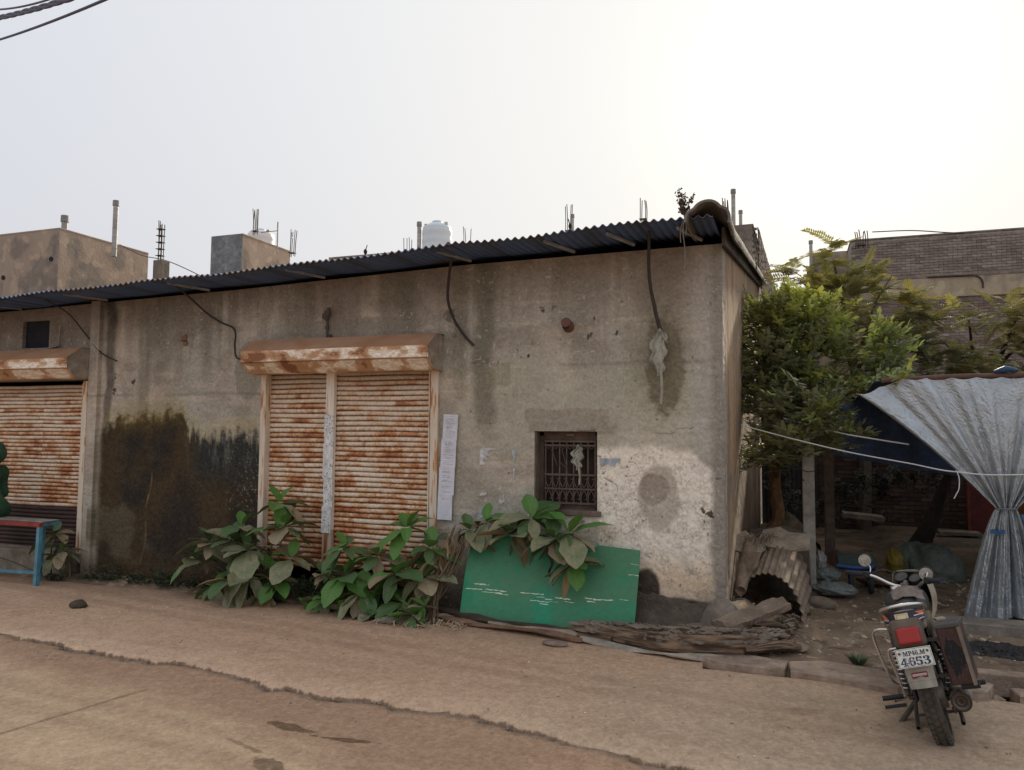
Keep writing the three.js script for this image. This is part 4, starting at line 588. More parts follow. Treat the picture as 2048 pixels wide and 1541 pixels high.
stone('second plant-foot stone left of the sprout', -3.68, 0.02, 0.7, 0.075, 25, worn([0.25, 0.23, 0.17], 0.95), 1.5, 0.6, 0.8);
{ // scattered crumbs and litter
  const r = rng(60), scat = (name, label, cat, n, geo, m, fn) => { const im = shadow(new THREE.InstancedMesh(geo, m, n)), mm = new THREE.Matrix4(), q = new THREE.Quaternion(), e = new THREE.Euler(), col = new THREE.Color(); for (let i = 0; i < n; i++) { const [x, y, z, s, f = 1] = fn(r); e.set(r() * 0.5, r() * 6.3, r() * 0.5); im.setMatrixAt(i, mm.compose(V(x, y, z), q.setFromEuler(e), V(s * (0.7 + 0.7 * r()), s * f, s * (0.7 + 0.7 * r())))); const k = 0.6 + 0.7 * r(); im.setColorAt(i, col.setRGB(k, k * 0.97, k * 0.94)); } im.name = name; im.userData = { label, category: cat, kind: 'stuff' }; scene.add(im); };
  scat('edge_gravel', 'dark crumbs of broken concrete along the ledge of the apron', 'gravel', 4200, rock(1, 3, 1, 0.7, 1, 1), mat([0.2, 0.172, 0.14], 0.97), r => { const x = -9.5 + 11 * r(), d = fbm(x * 2, 4, 3, 450); return [x, -0.062 + 0.02 * r(), ledgeZ(x) + 0.0 + 0.2 * Math.pow(r(), 2.4) * (0.3 + 1.4 * d), 0.002 + 0.008 * Math.pow(r(), 5)]; });
  scat('road_grit', 'fine grit scattered on the dusty road and apron', 'gravel', 3200, rock(1, 4, 1, 0.6, 1, 1), mat([0.24, 0.195, 0.155], 0.97), r => { const x = -9 + 11 * r(), z = 0.4 + 4 * r(); return [x, z > ledgeZ(x) ? -0.045 : 0.002, z, 0.0012 + 0.008 * Math.pow(r(), 9)]; });
  scat('white_flakes', 'tiny white flakes and scraps lying on the apron', 'litter', 150, new THREE.BoxGeometry(1, 0.25, 0.7), mat([0.62, 0.58, 0.52], 0.9), r => { const k = r(); const x = k < 0.5 ? -7.6 + 1.8 * r() : -9 + 10 * r(), z = k < 0.5 ? 0.9 + 0.9 * r() : 0.6 + 3.2 * r(); return [x, z > ledgeZ(x) ? -0.045 : 0.006, z, 0.005 + 0.015 * r() * r() * r()]; });
  scat('yard_litter', 'leaf bits and pebbles littering the bare earth of the yard', 'litter', 1300, rock(1, 5, 1.3, 0.5, 1, 1), mat([0.28, 0.235, 0.17], 0.95), r => { const x = -0.4 + 3.2 * r(), z = 0.6 - 4.5 * r(); return [x, yardY(x, z) + 0.004, z, 0.004 + 0.02 * Math.pow(r(), 3)]; });
  scat('fallen_straw', 'pale straw and leaf shreds under the dry stalks', 'litter', 240, new THREE.BoxGeometry(3, 0.12, 0.3), mat([0.42, 0.33, 0.22], 0.9), r => { const x = -3.8 + 0.9 * r(), z = 0.4 + 0.42 * r(); return [x, 0.01 + 0.03 * r(), z, 0.012 + 0.014 * r()]; });
  scat('ash_heap', 'black burnt residue spread on the earth before the silver curtain', 'ash', 900, rock(1, 6, 1.2, 0.6, 1, 1), mat([0.025, 0.024, 0.023], 0.97), r => { const a = r() * 6.3, d = Math.sqrt(r()); const x = 1.62 + Math.cos(a) * 0.42 * d, z = -0.42 + Math.sin(a) * 0.28 * d; return [x, yardY(x, z) + 0.02 * (1 - d) + 0.002, z, 0.006 + 0.022 * r() * r()]; });
}

// ---------- buildings beyond ----------
const oldConc = tex(1024, 1024, (u, v) => { const n = fbm(u * 5, v * 5, 5, 500, 5), st = fbm(u * 24, v * 6, 5, 501, 6), k = fbm(u * 22, v * 22, 3, 502, 22); let c = mix3([150, 132, 116], [178, 158, 138], n); c = mix3(c, [104, 94, 86], 0.45 * sst(0.42, 0.75, st * 0.6 + 0.4 * n)); c = mix3(c, [192, 170, 144], 0.5 * sst(0.52, 0.7, k)); c = mix3(c, [104, 98, 92], 0.5 * sst(0.5, 0.7, fbm(u * 8, v * 8, 4, 503, 8))); return c; });
oldConc.repeat.set(0.2, 0.2);
const concBrown = mat([1.14, 1.14, 1.15], 0.95, { map: oldConc, bumpMap: roughBump, bumpScale: 0.01 }), concGrey = mat([0.62, 0.64, 0.66], 0.95, { map: oldConc, bumpMap: roughBump, bumpScale: 0.01 }), concGreen = mat([1.25, 1.32, 1.22], 0.95, { map: oldConc, bumpMap: roughBump, bumpScale: 0.01 });
const pvc = worn([0.5, 0.49, 0.46], 0.6), steel = worn([0.10, 0.075, 0.06], 0.8);
function block(name, label, x0, x1, y1, z0, z1, m) { const t = thing(name, label, 'building', [(x0 + x1) / 2, 0, (z0 + z1) / 2]); const w = x1 - x0, d = z0 - z1; part('wall', uvm(box(w, y1 + 0.3, d, 0, (y1 + 0.3) / 2 - 0.3, 0)), m, t); part('roof_slab', uvm(rbox(w + 0.02, 0.06, d + 0.02, 0.015, 0, y1 + 0.0, 0)), m, t); return t; }
{
  const b = block('concrete_building', 'stained brown concrete building rising behind the roof at the far left', -36, -23.1, 8.62, -11.5, -15.3, concBrown);
  part('drain_hole', uvm(cyl(0.08, 0.08, 0.06, 6.12, 7.6, 1.9, Math.PI / 2)), mat([0.02, 0.02, 0.02], 1), b); part('drain_hole', uvm(cyl(0.08, 0.08, 0.06, 3.9, 7.1, 1.9, Math.PI / 2)), mat([0.02, 0.02, 0.02], 1), b);
  const c = block('stair_tower', 'small square stair tower with one grey and one brown face', -20.0, -18.62, 8.98, -15.2, -18.0, concBrown);
  part('grey_render', uvm(box(1.38, 9.0, 0.04, 0, 4.49, 1.425)), worn([0.32, 0.34, 0.36], 0.95), c, 'grey plastered front face');
  part('lower_block', uvm(box(12, 6.3, 6, 5.5, 3.1, -1.5)), concBrown, c);
}
function pipe(label, x, y0, y1, z, r) { const t = thing('roof_pipe', label, 'pipe', [x, y0, z]); part('tube', uvm(cyl(r, r, y1 - y0, 0, (y1 - y0) / 2, 0)), pvc, t); part('cap', uvm(cyl(r * 1.25, r * 1.3, r * 2.2, 0, y1 - y0 - r, 0)), worn([0.33, 0.32, 0.31], 0.7), t); return t; }
pipe('short capped white pipe on the corner of the left concrete building', -23.2, 8.6, 9.12, -11.75, 0.10);
pipe('tall white vent pipe on the left concrete building', -22.2, 7.9, 9.88, -12.9, 0.085);
pipe('slim white pipe beside the water tank', -13.5, 8.6, 10.0, -19.1, 0.08);
pipe('tall grey pipe on the brick house behind the tree', -1.44, 7.3, 8.52, -14.1, 0.055);
pipe('short grey pipe on the brick house behind the tree', -1.26, 7.3, 7.95, -14.2, 0.045);
pipe('thin pipe on the left corner of the low grey wing', 0.6, 7.0, 7.9, -18.05, 0.05);
pipe('stout pale pipe among the rods in the middle of the roofline', -6.86, 8.3, 9.2, -17.3, 0.055);
function rods(label, x, y0, y1, z, n, s, tilt = 0, ties = 2) {
  const t = thing('rebar_cluster', label, 'steel rods', [x, y0, z]), r = rng(Math.round(x * 100 + 9000)); const h = y1 - y0;
  for (let i = 0; i < n; i++) { const px = ((i % 2) + 0.15 * r() + (n > 4 ? (i / n - 0.4) : 0)) * s, pz = (i < n / 2 ? 0 : 1) * s; part('rod', tube([[px, 0, pz], [px + tilt * 0.4 + 0.01 * r(), h * 0.5, pz], [px + tilt + (r() - 0.5) * 0.06, h * (0.86 + 0.14 * r()), pz]], 0.014, 5), steel, t); }
  for (let k = 0; k < ties; k++) part('tie', uvm(box(s * 1.3, 0.015, s * 1.2, s * 0.5, h * (0.12 + (ties > 3 ? 0.16 : 0.28) * k), s * 0.5)), steel, t);
  return t;
}
rods('tall bundle of bare column rods on the small concrete stub', -18.45, 7.1, 8.4, -11.2, 5, 0.16, 0, 5);
solo('concrete_stub', uvm(rbox(0.34, 7.2, 0.34, 0.02, -18.33, 3.5, -11.15)), concGrey, 'short grey concrete column stub between the two left buildings', 'column');
rods('rods sprouting from the top of the stair tower', -18.35, 9.0, 9.95, -15.5, 6, 0.16, 0, 1);
rods('thicker pale rods at the right end of the stair tower', -17.6, 8.4, 9.42, -16.7, 6, 0.18, 0.04, 1);
rods('short row of rods left of the water tank', -14.1, 8.5, 9.45, -19.2, 4, 0.22, 0, 0);
rods('tiny rods just right of the water tank', -11.6, 8.8, 9.65, -19.2, 3, 0.2, 0, 0);
rods('slender pair of rods in the middle of the roofline', -7.05, 8.5, 9.6, -17.3, 4, 0.17, 0, 1);
rods('rods standing left of the roof weed', -4.35, 8.4, 9.15, -16.2, 4, 0.17, 0, 1);
rods('rods beside the grey pipes on the brick house', -1.68, 7.3, 8.3, -14.0, 5, 0.10, 0, 1);
rods('row of short rods on the corner of the large brick building', 1.82, 7.2, 7.72, -16.5, 6, 0.16, 0, 1);
{ const t = thing('roof_aerial', 'thin aerial mast with a side arm on the stair tower', 'aerial', [-17.46, 8.3, -15.65]); part('mast', uvm(cyl(0.025, 0.025, 1.15, 0, 0.57, 0)), pvc, t); part('arm', uvm(box(0.75, 0.02, 0.02, -0.36, 0.82, 0)), steel, t); }
function tank(label, x, y, z, r, h, c) { const t = thing('water_tank', label, 'water tank', [x, y, z]), pts = []; for (let i = 0; i <= 40; i++) { const v = i / 40; pts.push(new THREE.Vector2(r * (1 + 0.010 * Math.cos(v * 22)) * (v > 0.93 ? 0.97 : 1), v * h)); } for (const [a, b] of [[0.93, 1.06], [0.6, 1.16], [0.34, 1.19]]) pts.push(new THREE.Vector2(r * a, h * b)); pts.push(new THREE.Vector2(0.001, h * 1.19)); part('drum', uvm(new THREE.LatheGeometry(pts, 32)), mat(c, 0.5), t); part('lid', uvm(cyl(r * 0.34, r * 0.36, 0.1, 0, h * 1.22, 0)), mat(c, 0.5), t); for (let i = 0; i < 2; i++) part('inlet', uvm(cyl(0.07, 0.07, 0.12, (i ? 1 : -1) * r * 0.75, h * 1.13, 0.1)), worn(c, 0.6), t); return t; }
tank('white ribbed water tank standing above the middle of the roofline', -12.88, 8.6, -19.4, 0.57, 1.15, [0.55, 0.60, 0.62]);
tank('pale water tank half hidden behind the stair tower', -20.6, 9.0, -18.7, 0.55, 0.95, [0.6, 0.6, 0.58]);
block('concrete_house', 'plain concrete block under the water tank behind the roof', -15.5, -3.5, 8.05, -16.0, -24, concBrown).userData.label = 'concrete house mostly hidden behind the roof under the water tank';
// bricks laid one by one on the faces that show them
const brickGeo = new THREE.BoxGeometry(0.222, 0.066, 0.03), brickMat = mat([1, 1, 1], 0.95, { map: grunge });
function brickwork(par, x0, x1, y0, y1, z, seed, face = 0, pal = [[0.52, 0.43, 0.385], [0.58, 0.50, 0.45], [0.46, 0.37, 0.33]]) {
  const r = rng(seed), L = [], C = [], m = new THREE.Matrix4(), q = new THREE.Quaternion(), e = new THREE.Euler(); let row = 0;
  for (let y = y0; y < y1 - 0.04; y += 0.078, row++) for (let x = x0 + (row % 2 ? 0.117 : 0) + 0.11; x < x1 - 0.1; x += 0.234) { if (r() < 0.012) continue; e.set((r() - 0.5) * 0.05, face + (r() - 0.5) * 0.03, (r() - 0.5) * 0.02); const dz = (r() - 0.5) * 0.012; L.push(m.clone().compose(face ? V(z + dz, y + 0.035, -x) : V(x, y + 0.035, z + dz), q.setFromEuler(e), V(0.96 + 0.06 * r(), 0.95 + 0.1 * r(), 1))); const b = pal[Math.floor(r() * pal.length)], k = 0.8 + 0.4 * r(); C.push(new THREE.Color().setRGB(b[0] * k, b[1] * k, b[2] * k)); }
  const im = shadow(new THREE.InstancedMesh(brickGeo, brickMat, L.length)); L.forEach((k, i) => { im.setMatrixAt(i, k); im.setColorAt(i, C[i]); }); im.name = 'bricks'; im.userData = { kind: 'stuff' }; par.add(im);
}
{
  const mortar = worn([0.48, 0.43, 0.38], 0.95);
  const b = thing('brick_building', 'large bare brick building with a pale green cement band behind the trees at right', 'building');
  part('wall', uvm(box(10.6, 7.6, 1.6, 6.95, 3.68, -17.5)), mortar, b);
  brickwork(b, 1.66, 12.2, 6.32, 7.44, -16.69, 1); brickwork(b, 1.66, 12.2, 3.0, 5.62, -16.69, 2, 0, [[0.46, 0.35, 0.31], [0.52, 0.42, 0.37], [0.40, 0.30, 0.27]]);
  part('lintel_band', uvm(rbox(10.6, 0.56, 0.10, 0.015, 6.95, 5.98, -16.66)), concGreen, b, 'pale green-grey cement band'); part('ledge', uvm(rbox(10.6, 0.07, 0.12, 0.015, 6.95, 6.285, -16.66)), worn([0.3, 0.24, 0.2], 0.95), b);
  part('coping', uvm(rbox(10.64, 0.05, 1.66, 0.01, 6.95, 7.49, -17.5)), worn([0.3, 0.26, 0.24], 0.95), b);
  part('stain_pipe', tube([[3.6, 6.28, -16.58], [4.3, 6.27, -16.57], [4.75, 6.24, -16.56], [4.9, 6.1, -16.57], [4.92, 5.9, -16.58]], 0.025, 6), steel, b);
  const w = thing('grey_wing', 'low plastered grey wing at the left of the large brick building', 'building'); part('wall', uvm(box(2.2, 7.8, 2, 1.75, 3.62, -19.1)), concGreen, w); part('pier', uvm(box(0.3, 7.0, 0.3, 0.62, 3.45, -18.0)), worn([0.2, 0.17, 0.16], 0.95), w);
  const h = thing('brick_house', 'narrow unplastered brick house rising behind the right end of the roof', 'building');
  part('wall', uvm(box(3.6, 7.4, 10, -2.6, 3.65, -18.7, 0, -0.027)), worn([0.3, 0.25, 0.21], 0.95), h);
  brickwork(h, -4.2, -0.80, 4.2, 7.30, -13.70, 3, 0, [[0.3, 0.23, 0.19], [0.24, 0.18, 0.155], [0.35, 0.29, 0.24]]);
  { const s = new THREE.Group(); s.name = 'side_bricks'; brickwork(s, 13.75, 23.4, 3.2, 7.30, -0.795, 4, Math.PI / 2, [[0.3, 0.23, 0.19], [0.24, 0.18, 0.155]]); s.rotation.y = -0.027; s.position.set(-0.37, 0, 0.03); h.add(s); }
  part('buttress', uvm(box(1.1, 6.4, 0.8, -1.42, 3.2, -13.28)), worn([0.42, 0.36, 0.27], 0.95), h, 'yellowish plastered lower block'); part('coping', uvm(rbox(3.66, 0.07, 10, 0.01, -2.6, 7.38, -18.7, 0, -0.027)), concGrey, h);
}
solo('roof_wire', tube([[2.2, 7.65, -16.5], [3.2, 7.62, -16.55], [4.1, 7.50, -16.6], [4.5, 7.46, -16.6]], 0.016, 5), steel, 'thin wire sagging over the top of the large brick building', 'wire');
solo('roof_wire', tube([[-22.6, 8.5, -13.5], [-20.4, 7.7, -12.4], [-18.2, 7.1, -11.4], [-16.5, 6.3, -11.8]], 0.014, 5), steel, 'thin wire running down from the left building past the column stub', 'wire');
// overhead cables, top left
const cableMat = mat([0.05, 0.042, 0.07], 0.6);
const span = (x0, y0, z0, dx, dy, dz, a, b) => { const p = []; for (let i = 0; i <= 24; i++) { const f = lerp(a, b, i / 24); p.push([x0 + dx * f, y0 + dy * f - 0.05 * f * (1 - f), z0 + dz * f]); } return p; };
solo('overhead_cable', tube(span(-6.7, 5.34, 2.57, 2.55, -0.75, 1.15, -1.5, 3), 0.010, 6, 90), cableMat, 'lowest single overhead cable crossing the top left corner', 'cable');
{ const t = thing('overhead_cable', 'thick twisted bundle of overhead cables at the top left', 'cable'); for (let k = 0; k < 3; k++) { const pts = []; for (let i = 0; i <= 90; i++) { const f = i / 90 * 4.5 - 1.5, a = i * 0.8 + k * 2.1; pts.push([-6.7 + 1.89 * f + 0.006 * Math.cos(a), 5.54 - 0.67 * f - 0.03 * f * (1 - f) + 0.014 * Math.sin(a), 2.58 + 0.87 * f]); } part('strand', tube(pts, 0.012, 6, 260), cableMat, t); } }
solo('overhead_cable', tube(span(-6.7, 5.61, 2.59, 1.29, -0.47, 0.56, -2, 5), 0.008, 6, 90), cableMat, 'thin upper overhead cable above the thick bundle', 'cable');

// ---------- trees ----------
function sprig(n, len, w, L, seed, pinnate) {
  const r = rng(seed), gs = [];
  for (let i = 0; i < n; i++) { const f = pinnate ? Math.floor(i / 2) / (n / 2) : r(), l = L * (0.75 + 0.5 * r()) * (pinnate ? 1.05 - 0.6 * f * f : 1);
    const g = surf(2, 2, (u, v) => [(u - 0.5) * w * Math.sin(Math.PI * (0.12 + v * 0.86)), (Math.abs(u - 0.5) * 0.3 - v * v * 0.25) * w, v * l]);
    const az = pinnate ? (i % 2 ? 1 : -1) * (1.25 - 0.3 * f) : r() * 6.28, el = pinnate ? 0.12 * (r() - 0.5) + 0.1 : 0.9 * (r() - 0.35);
    g.rotateZ((r() - 0.5) * 0.8); g.rotateX(-el); g.rotateY(az); const sag = pinnate ? -0.22 * f * f * len : 0; g.translate((pinnate ? 0 : (r() - 0.5) * 0.03), sag + (pinnate ? 0 : (r() - 0.5) * 0.02), f * len); gs.push(g); }
  gs.push(tube([[0, 0, 0], [0, pinnate ? -0.05 * len : 0, len * 0.5], [0, pinnate ? -0.2 * len : 0, len]], 0.003, 3, 4)); return join(gs);
}
const leafSmall = c => mat([1, 1, 1], 0.75, { phys: 1, transmission: 0.35, thickness: 0 });
function crown(par, geo, blobs, n, cols, seed, scale, up = 0.2) {
  const r = rng(seed), T = blobs.reduce((a, b) => a + b[3] * b[4] * b[5] ** 0.5 * (b[6] ?? 1), 0), L = [], C = [], m = new THREE.Matrix4(), q = new THREE.Quaternion(), e = new THREE.Euler(0, 0, 0, 'YXZ');
  for (const [x, y, z, rx, ry, rz, d = 1, tone = 0] of blobs) { const k = Math.round(n * rx * ry * rz ** 0.5 * d / T);
    for (let i = 0; i < k; i++) { const a = r() * 6.283, c = r() * 2 - 1, s = Math.sqrt(1 - c * c), rr = Math.pow(r(), 0.45) * (0.8 + 0.5 * r()); const dx = Math.cos(a) * s, dy = c, dz = Math.sin(a) * s; if (fbm((x + dx * rr * rx) * 2.6 + 5, (y + dy * rr * ry) * 2.6 + z, 3, seed) < 0.43 * (0.6 + 0.65 * rr)) continue;
      e.set(-(up + dy * 0.5 + (r() - 0.5) * 0.9), Math.atan2(dx, dz) + (r() - 0.5) * 1.2, (r() - 0.5) * 0.8); const sc = scale * (0.7 + 0.6 * r()); const P = V(x + dx * rr * rx, y + dy * rr * ry, z + dz * rr * rz); if (P.x < -0.56 && P.z < 0.3 && P.y < 4.1) P.x = -0.56 + 0.2 * r();
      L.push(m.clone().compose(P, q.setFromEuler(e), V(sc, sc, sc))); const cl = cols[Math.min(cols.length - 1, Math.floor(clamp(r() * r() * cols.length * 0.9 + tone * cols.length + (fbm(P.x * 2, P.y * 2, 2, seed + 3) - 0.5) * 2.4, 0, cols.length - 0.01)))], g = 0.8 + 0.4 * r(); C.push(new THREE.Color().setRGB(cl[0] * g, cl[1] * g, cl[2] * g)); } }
  const im = shadow(new THREE.InstancedMesh(geo, leafSmall(), L.length)); L.forEach((k, i) => { im.setMatrixAt(i, k); im.setColorAt(i, C[i]); }); im.name = 'crown'; im.userData = { kind: 'stuff' }; par.add(im);
}
const barkTan = worn([0.30, 0.18, 0.09], 0.95, { bumpScale: 0.01 }), barkDark = worn([0.045, 0.036, 0.03], 0.95), twigMat = worn([0.16, 0.125, 0.09], 0.95);
{
  const t = thing('small_tree', 'bushy green tree with a tan trunk growing against the side wall', 'tree', [0, 0, 0]);
  part('trunk', uvm(barkLimb([[-0.42, 0.15, -3.9], [-0.37, 0.42, -3.92], [-0.22, 0.68, -3.95], [-0.23, 0.95, -4.0], [-0.24, 1.3, -3.95], [-0.2, 1.8, -3.8]], [0.12, 0.085, 0.078, 0.075, 0.07, 0.055], 20, 60, 13, 0.3)), barkTan, t);
  const r = rng(70); const ends = [[-0.25, 3.2, -3.2], [0.3, 3.3, -3.3], [0.8, 2.8, -3.2], [-0.2, 2.6, -3.0], [0.4, 2.5, -2.9], [-0.35, 2.0, -2.7], [0.2, 1.95, -2.7], [0.55, 1.7, -2.6], [-0.35, 1.62, -2.5], [0.05, 1.5, -2.5], [1.1, 2.6, -3.0]];
  for (const E of ends) part('branch', limb([[-0.22, 1.25 + 0.3 * r(), -3.9], [lerp(-0.22, E[0], 0.5) + 0.1 * (r() - 0.5), lerp(1.5, E[1], 0.55) + 0.06, lerp(-3.9, E[2], 0.55)], E], [0.035, 0.022, 0.006], 7, 20, 0.2, 5), twigMat, t);
  for (let i = 0; i < 26; i++) { const E = ends[i % ends.length]; part('twig', tube([E, [E[0] + (r() - 0.5) * 0.4, E[1] + (r() - 0.6) * 0.3, E[2] + 0.25 * r()], [E[0] + (r() - 0.5) * 0.8, E[1] + (r() - 0.6) * 0.5, E[2] + 0.4 * r()]], 0.004, 4, 10), twigMat, t); }
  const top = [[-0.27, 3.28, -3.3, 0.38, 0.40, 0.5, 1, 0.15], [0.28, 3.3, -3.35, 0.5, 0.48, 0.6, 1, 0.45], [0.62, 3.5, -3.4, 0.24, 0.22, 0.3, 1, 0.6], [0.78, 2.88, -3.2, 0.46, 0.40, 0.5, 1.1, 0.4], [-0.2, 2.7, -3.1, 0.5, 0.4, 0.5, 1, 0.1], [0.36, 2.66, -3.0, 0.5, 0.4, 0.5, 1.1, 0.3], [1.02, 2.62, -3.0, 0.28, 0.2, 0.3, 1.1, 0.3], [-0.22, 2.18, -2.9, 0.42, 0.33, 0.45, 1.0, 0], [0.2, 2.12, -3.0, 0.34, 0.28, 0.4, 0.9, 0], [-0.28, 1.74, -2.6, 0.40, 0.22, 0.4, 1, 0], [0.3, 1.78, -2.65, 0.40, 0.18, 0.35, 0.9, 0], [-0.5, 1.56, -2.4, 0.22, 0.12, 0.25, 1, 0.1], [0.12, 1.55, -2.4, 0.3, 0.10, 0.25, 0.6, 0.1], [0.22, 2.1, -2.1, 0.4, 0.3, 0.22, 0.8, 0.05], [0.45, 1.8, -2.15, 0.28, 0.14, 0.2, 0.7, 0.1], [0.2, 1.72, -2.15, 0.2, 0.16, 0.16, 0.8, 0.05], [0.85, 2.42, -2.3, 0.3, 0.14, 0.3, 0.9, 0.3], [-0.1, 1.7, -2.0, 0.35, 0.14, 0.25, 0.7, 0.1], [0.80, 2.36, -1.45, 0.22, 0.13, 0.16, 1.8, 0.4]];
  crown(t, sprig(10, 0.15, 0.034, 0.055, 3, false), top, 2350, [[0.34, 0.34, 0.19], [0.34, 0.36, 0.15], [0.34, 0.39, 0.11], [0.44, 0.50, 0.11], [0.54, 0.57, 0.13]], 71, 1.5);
}
{
  const t = thing('feathery_tree', 'tall olive tree with feathery leaves behind the bushy tree', 'tree', [0, 0, 0]), r = rng(72);
  part('trunk', uvm(barkLimb([[1.2, -0.1, -8.6], [1.25, 1.5, -8.5], [1.1, 3.0, -8.3], [0.9, 4.2, -8.1], [0.75, 5.1, -8.0]], [0.13, 0.11, 0.08, 0.045, 0.015], 14, 50, 15, 0.2)), twigMat, t);
  const ends = [[0.1, 4.8, -7.9], [1.7, 4.7, -7.8], [2.2, 4.0, -7.8], [2.3, 3.3, -7.7], [0.6, 4.0, -7.6], [1.4, 3.9, -7.7]]; for (const E of ends) part('branch', limb([[1.1, 2.8 + 0.8 * r(), -8.3], [lerp(1.1, E[0], 0.5), lerp(3.3, E[1], 0.6), lerp(-8.3, E[2], 0.5)], E], [0.04, 0.025, 0.008], 6, 16, 0.1, 6), twigMat, t);
  crown(t, sprig(28, 0.46, 0.034, 0.11, 5, true), [[0.72, 5.15, -8, 0.16, 0.32, 0.2, 1.3, 0.3], [0.1, 4.85, -7.9, 0.30, 0.18, 0.25, 0.9, 0.2], [0.5, 4.5, -7.9, 0.40, 0.35, 0.4, 1, 0.3], [1.3, 4.72, -7.8, 0.4, 0.22, 0.3, 0.8, 0.2], [1.1, 4.25, -7.8, 0.55, 0.35, 0.4, 1, 0.2], [1.85, 4.1, -7.8, 0.5, 0.34, 0.4, 1, 0.3], [2.0, 3.5, -7.7, 0.6, 0.45, 0.5, 1, 0.2], [1.3, 3.6, -7.6, 0.6, 0.5, 0.5, 1, 0], [2.4, 3.05, -7.6, 0.6, 0.35, 0.5, 1, 0]], 760, [[0.30, 0.29, 0.12], [0.37, 0.35, 0.12], [0.45, 0.42, 0.12], [0.52, 0.44, 0.14]], 73, 1.0, 0.05);
}
{
  const t = thing('feathery_tree', 'yellowish feathery tree with bare dark limbs above the silver curtain', 'tree', [0, 0, 0]), r = rng(74);
  part('trunk', uvm(barkLimb([[3.1, -0.1, -9.2], [3.15, 1.6, -9.1], [3.3, 2.6, -9.0], [3.6, 3.4, -8.8], [3.8, 4.0, -8.6]], [0.12, 0.10, 0.075, 0.04, 0.012], 14, 46, 16, 0.2)), barkDark, t);
  const ends = [[2.6, 3.6, -8.6], [3.0, 4.1, -8.5], [4.3, 3.9, -8.5], [4.8, 3.5, -8.6], [3.4, 3.0, -8.3]]; for (const E of ends) part('branch', limb([[3.2, 2.1 + 0.6 * r(), -9.0], [lerp(3.2, E[0], 0.5), lerp(2.6, E[1], 0.6), lerp(-9, E[2], 0.5)], E], [0.045, 0.028, 0.008], 6, 16, 0.1, 8), barkDark, t);
  crown(t, sprig(26, 0.42, 0.034, 0.10, 6, true), [[2.85, 4.0, -8.6, 0.45, 0.18, 0.4, 1, 0.3], [3.5, 3.95, -8.6, 0.45, 0.35, 0.5, 1, 0.4], [4.2, 3.8, -8.6, 0.6, 0.4, 0.5, 1, 0.3], [3.3, 3.3, -8.5, 0.55, 0.35, 0.5, 0.7, 0.1], [4.2, 3.0, -8.6, 0.7, 0.4, 0.5, 0.8, 0.1], [3.0, 2.8, -8.4, 0.7, 0.25, 0.5, 0.9, 0], [5.0, 3.5, -8.8, 0.6, 0.6, 0.6, 1, 0.2]], 620, [[0.32, 0.30, 0.13], [0.40, 0.37, 0.13], [0.5, 0.41, 0.14], [0.45, 0.42, 0.14]], 75, 1.0, 0.05);
}
{ const t = thing('shaded_shrubs', 'dark tangle of shrubs in the deep shade under the canopy, with clumps added to cover the sunlit side wall', 'shrubs'); crown(t, sprig(9, 0.16, 0.03, 0.075, 9, false), [[1.2, 0.9, -7.6, 0.5, 0.35, 0.3], [1.9, 1.0, -7.6, 0.6, 0.3, 0.3], [0.7, 0.6, -7.4, 0.4, 0.3, 0.3], [1.2, 0.5, -7.0, 0.5, 0.15, 0.3, 0.5], [-0.25, 1.0, -5.9, 0.3, 0.6, 0.4, 0.8], [-0.1, 0.8, -7.2, 0.4, 0.7, 0.4, 0.8], [-0.35, 1.7, -8.0, 0.22, 1.0, 0.3, 1.2]], 700, [[0.04, 0.045, 0.025], [0.06, 0.065, 0.035], [0.09, 0.085, 0.06]], 77, 1); t.userData.kind = 'stuff'; }  // clumps along the side wall are added to hide its sunlit strip

// ---------- yard under the canopy ----------
const postMatW = worn([0.40, 0.385, 0.34], 0.92), postMatD = worn([0.17, 0.135, 0.11], 0.95);
{ const t = thing('concrete_post', 'pale square concrete post standing before the small tree', 'post', [0.16, -0.1, -2.41]); part('shaft', uvm(rbox(0.135, 2.0, 0.135, 0.012, 0, 1.0, 0)), postMatW, t); part('wire_tie', [tube([[-0.08, 1.52, 0.07], [0, 1.50, 0.085], [0.08, 1.515, 0.07]], 0.004, 5), tube([[-0.07, 1.40, 0.07], [-0.05, 1.40, 0.08]], 0.008, 4)], steel, t); }
{ const t = thing('concrete_post', 'dim brown post behind the pale one, standing on a lump of clay', 'post', [0.46, -0.1, -4.39]); part('shaft', uvm(rbox(0.13, 2.5, 0.13, 0.012, 0, 1.25, 0)), postMatD, t); part('clay_foot', uvm(rock(0.24, 6, 1.0, 0.9, 0.9).translate(0.06, 0.12, 0.05)), worn([0.15, 0.085, 0.065], 0.95), t); }
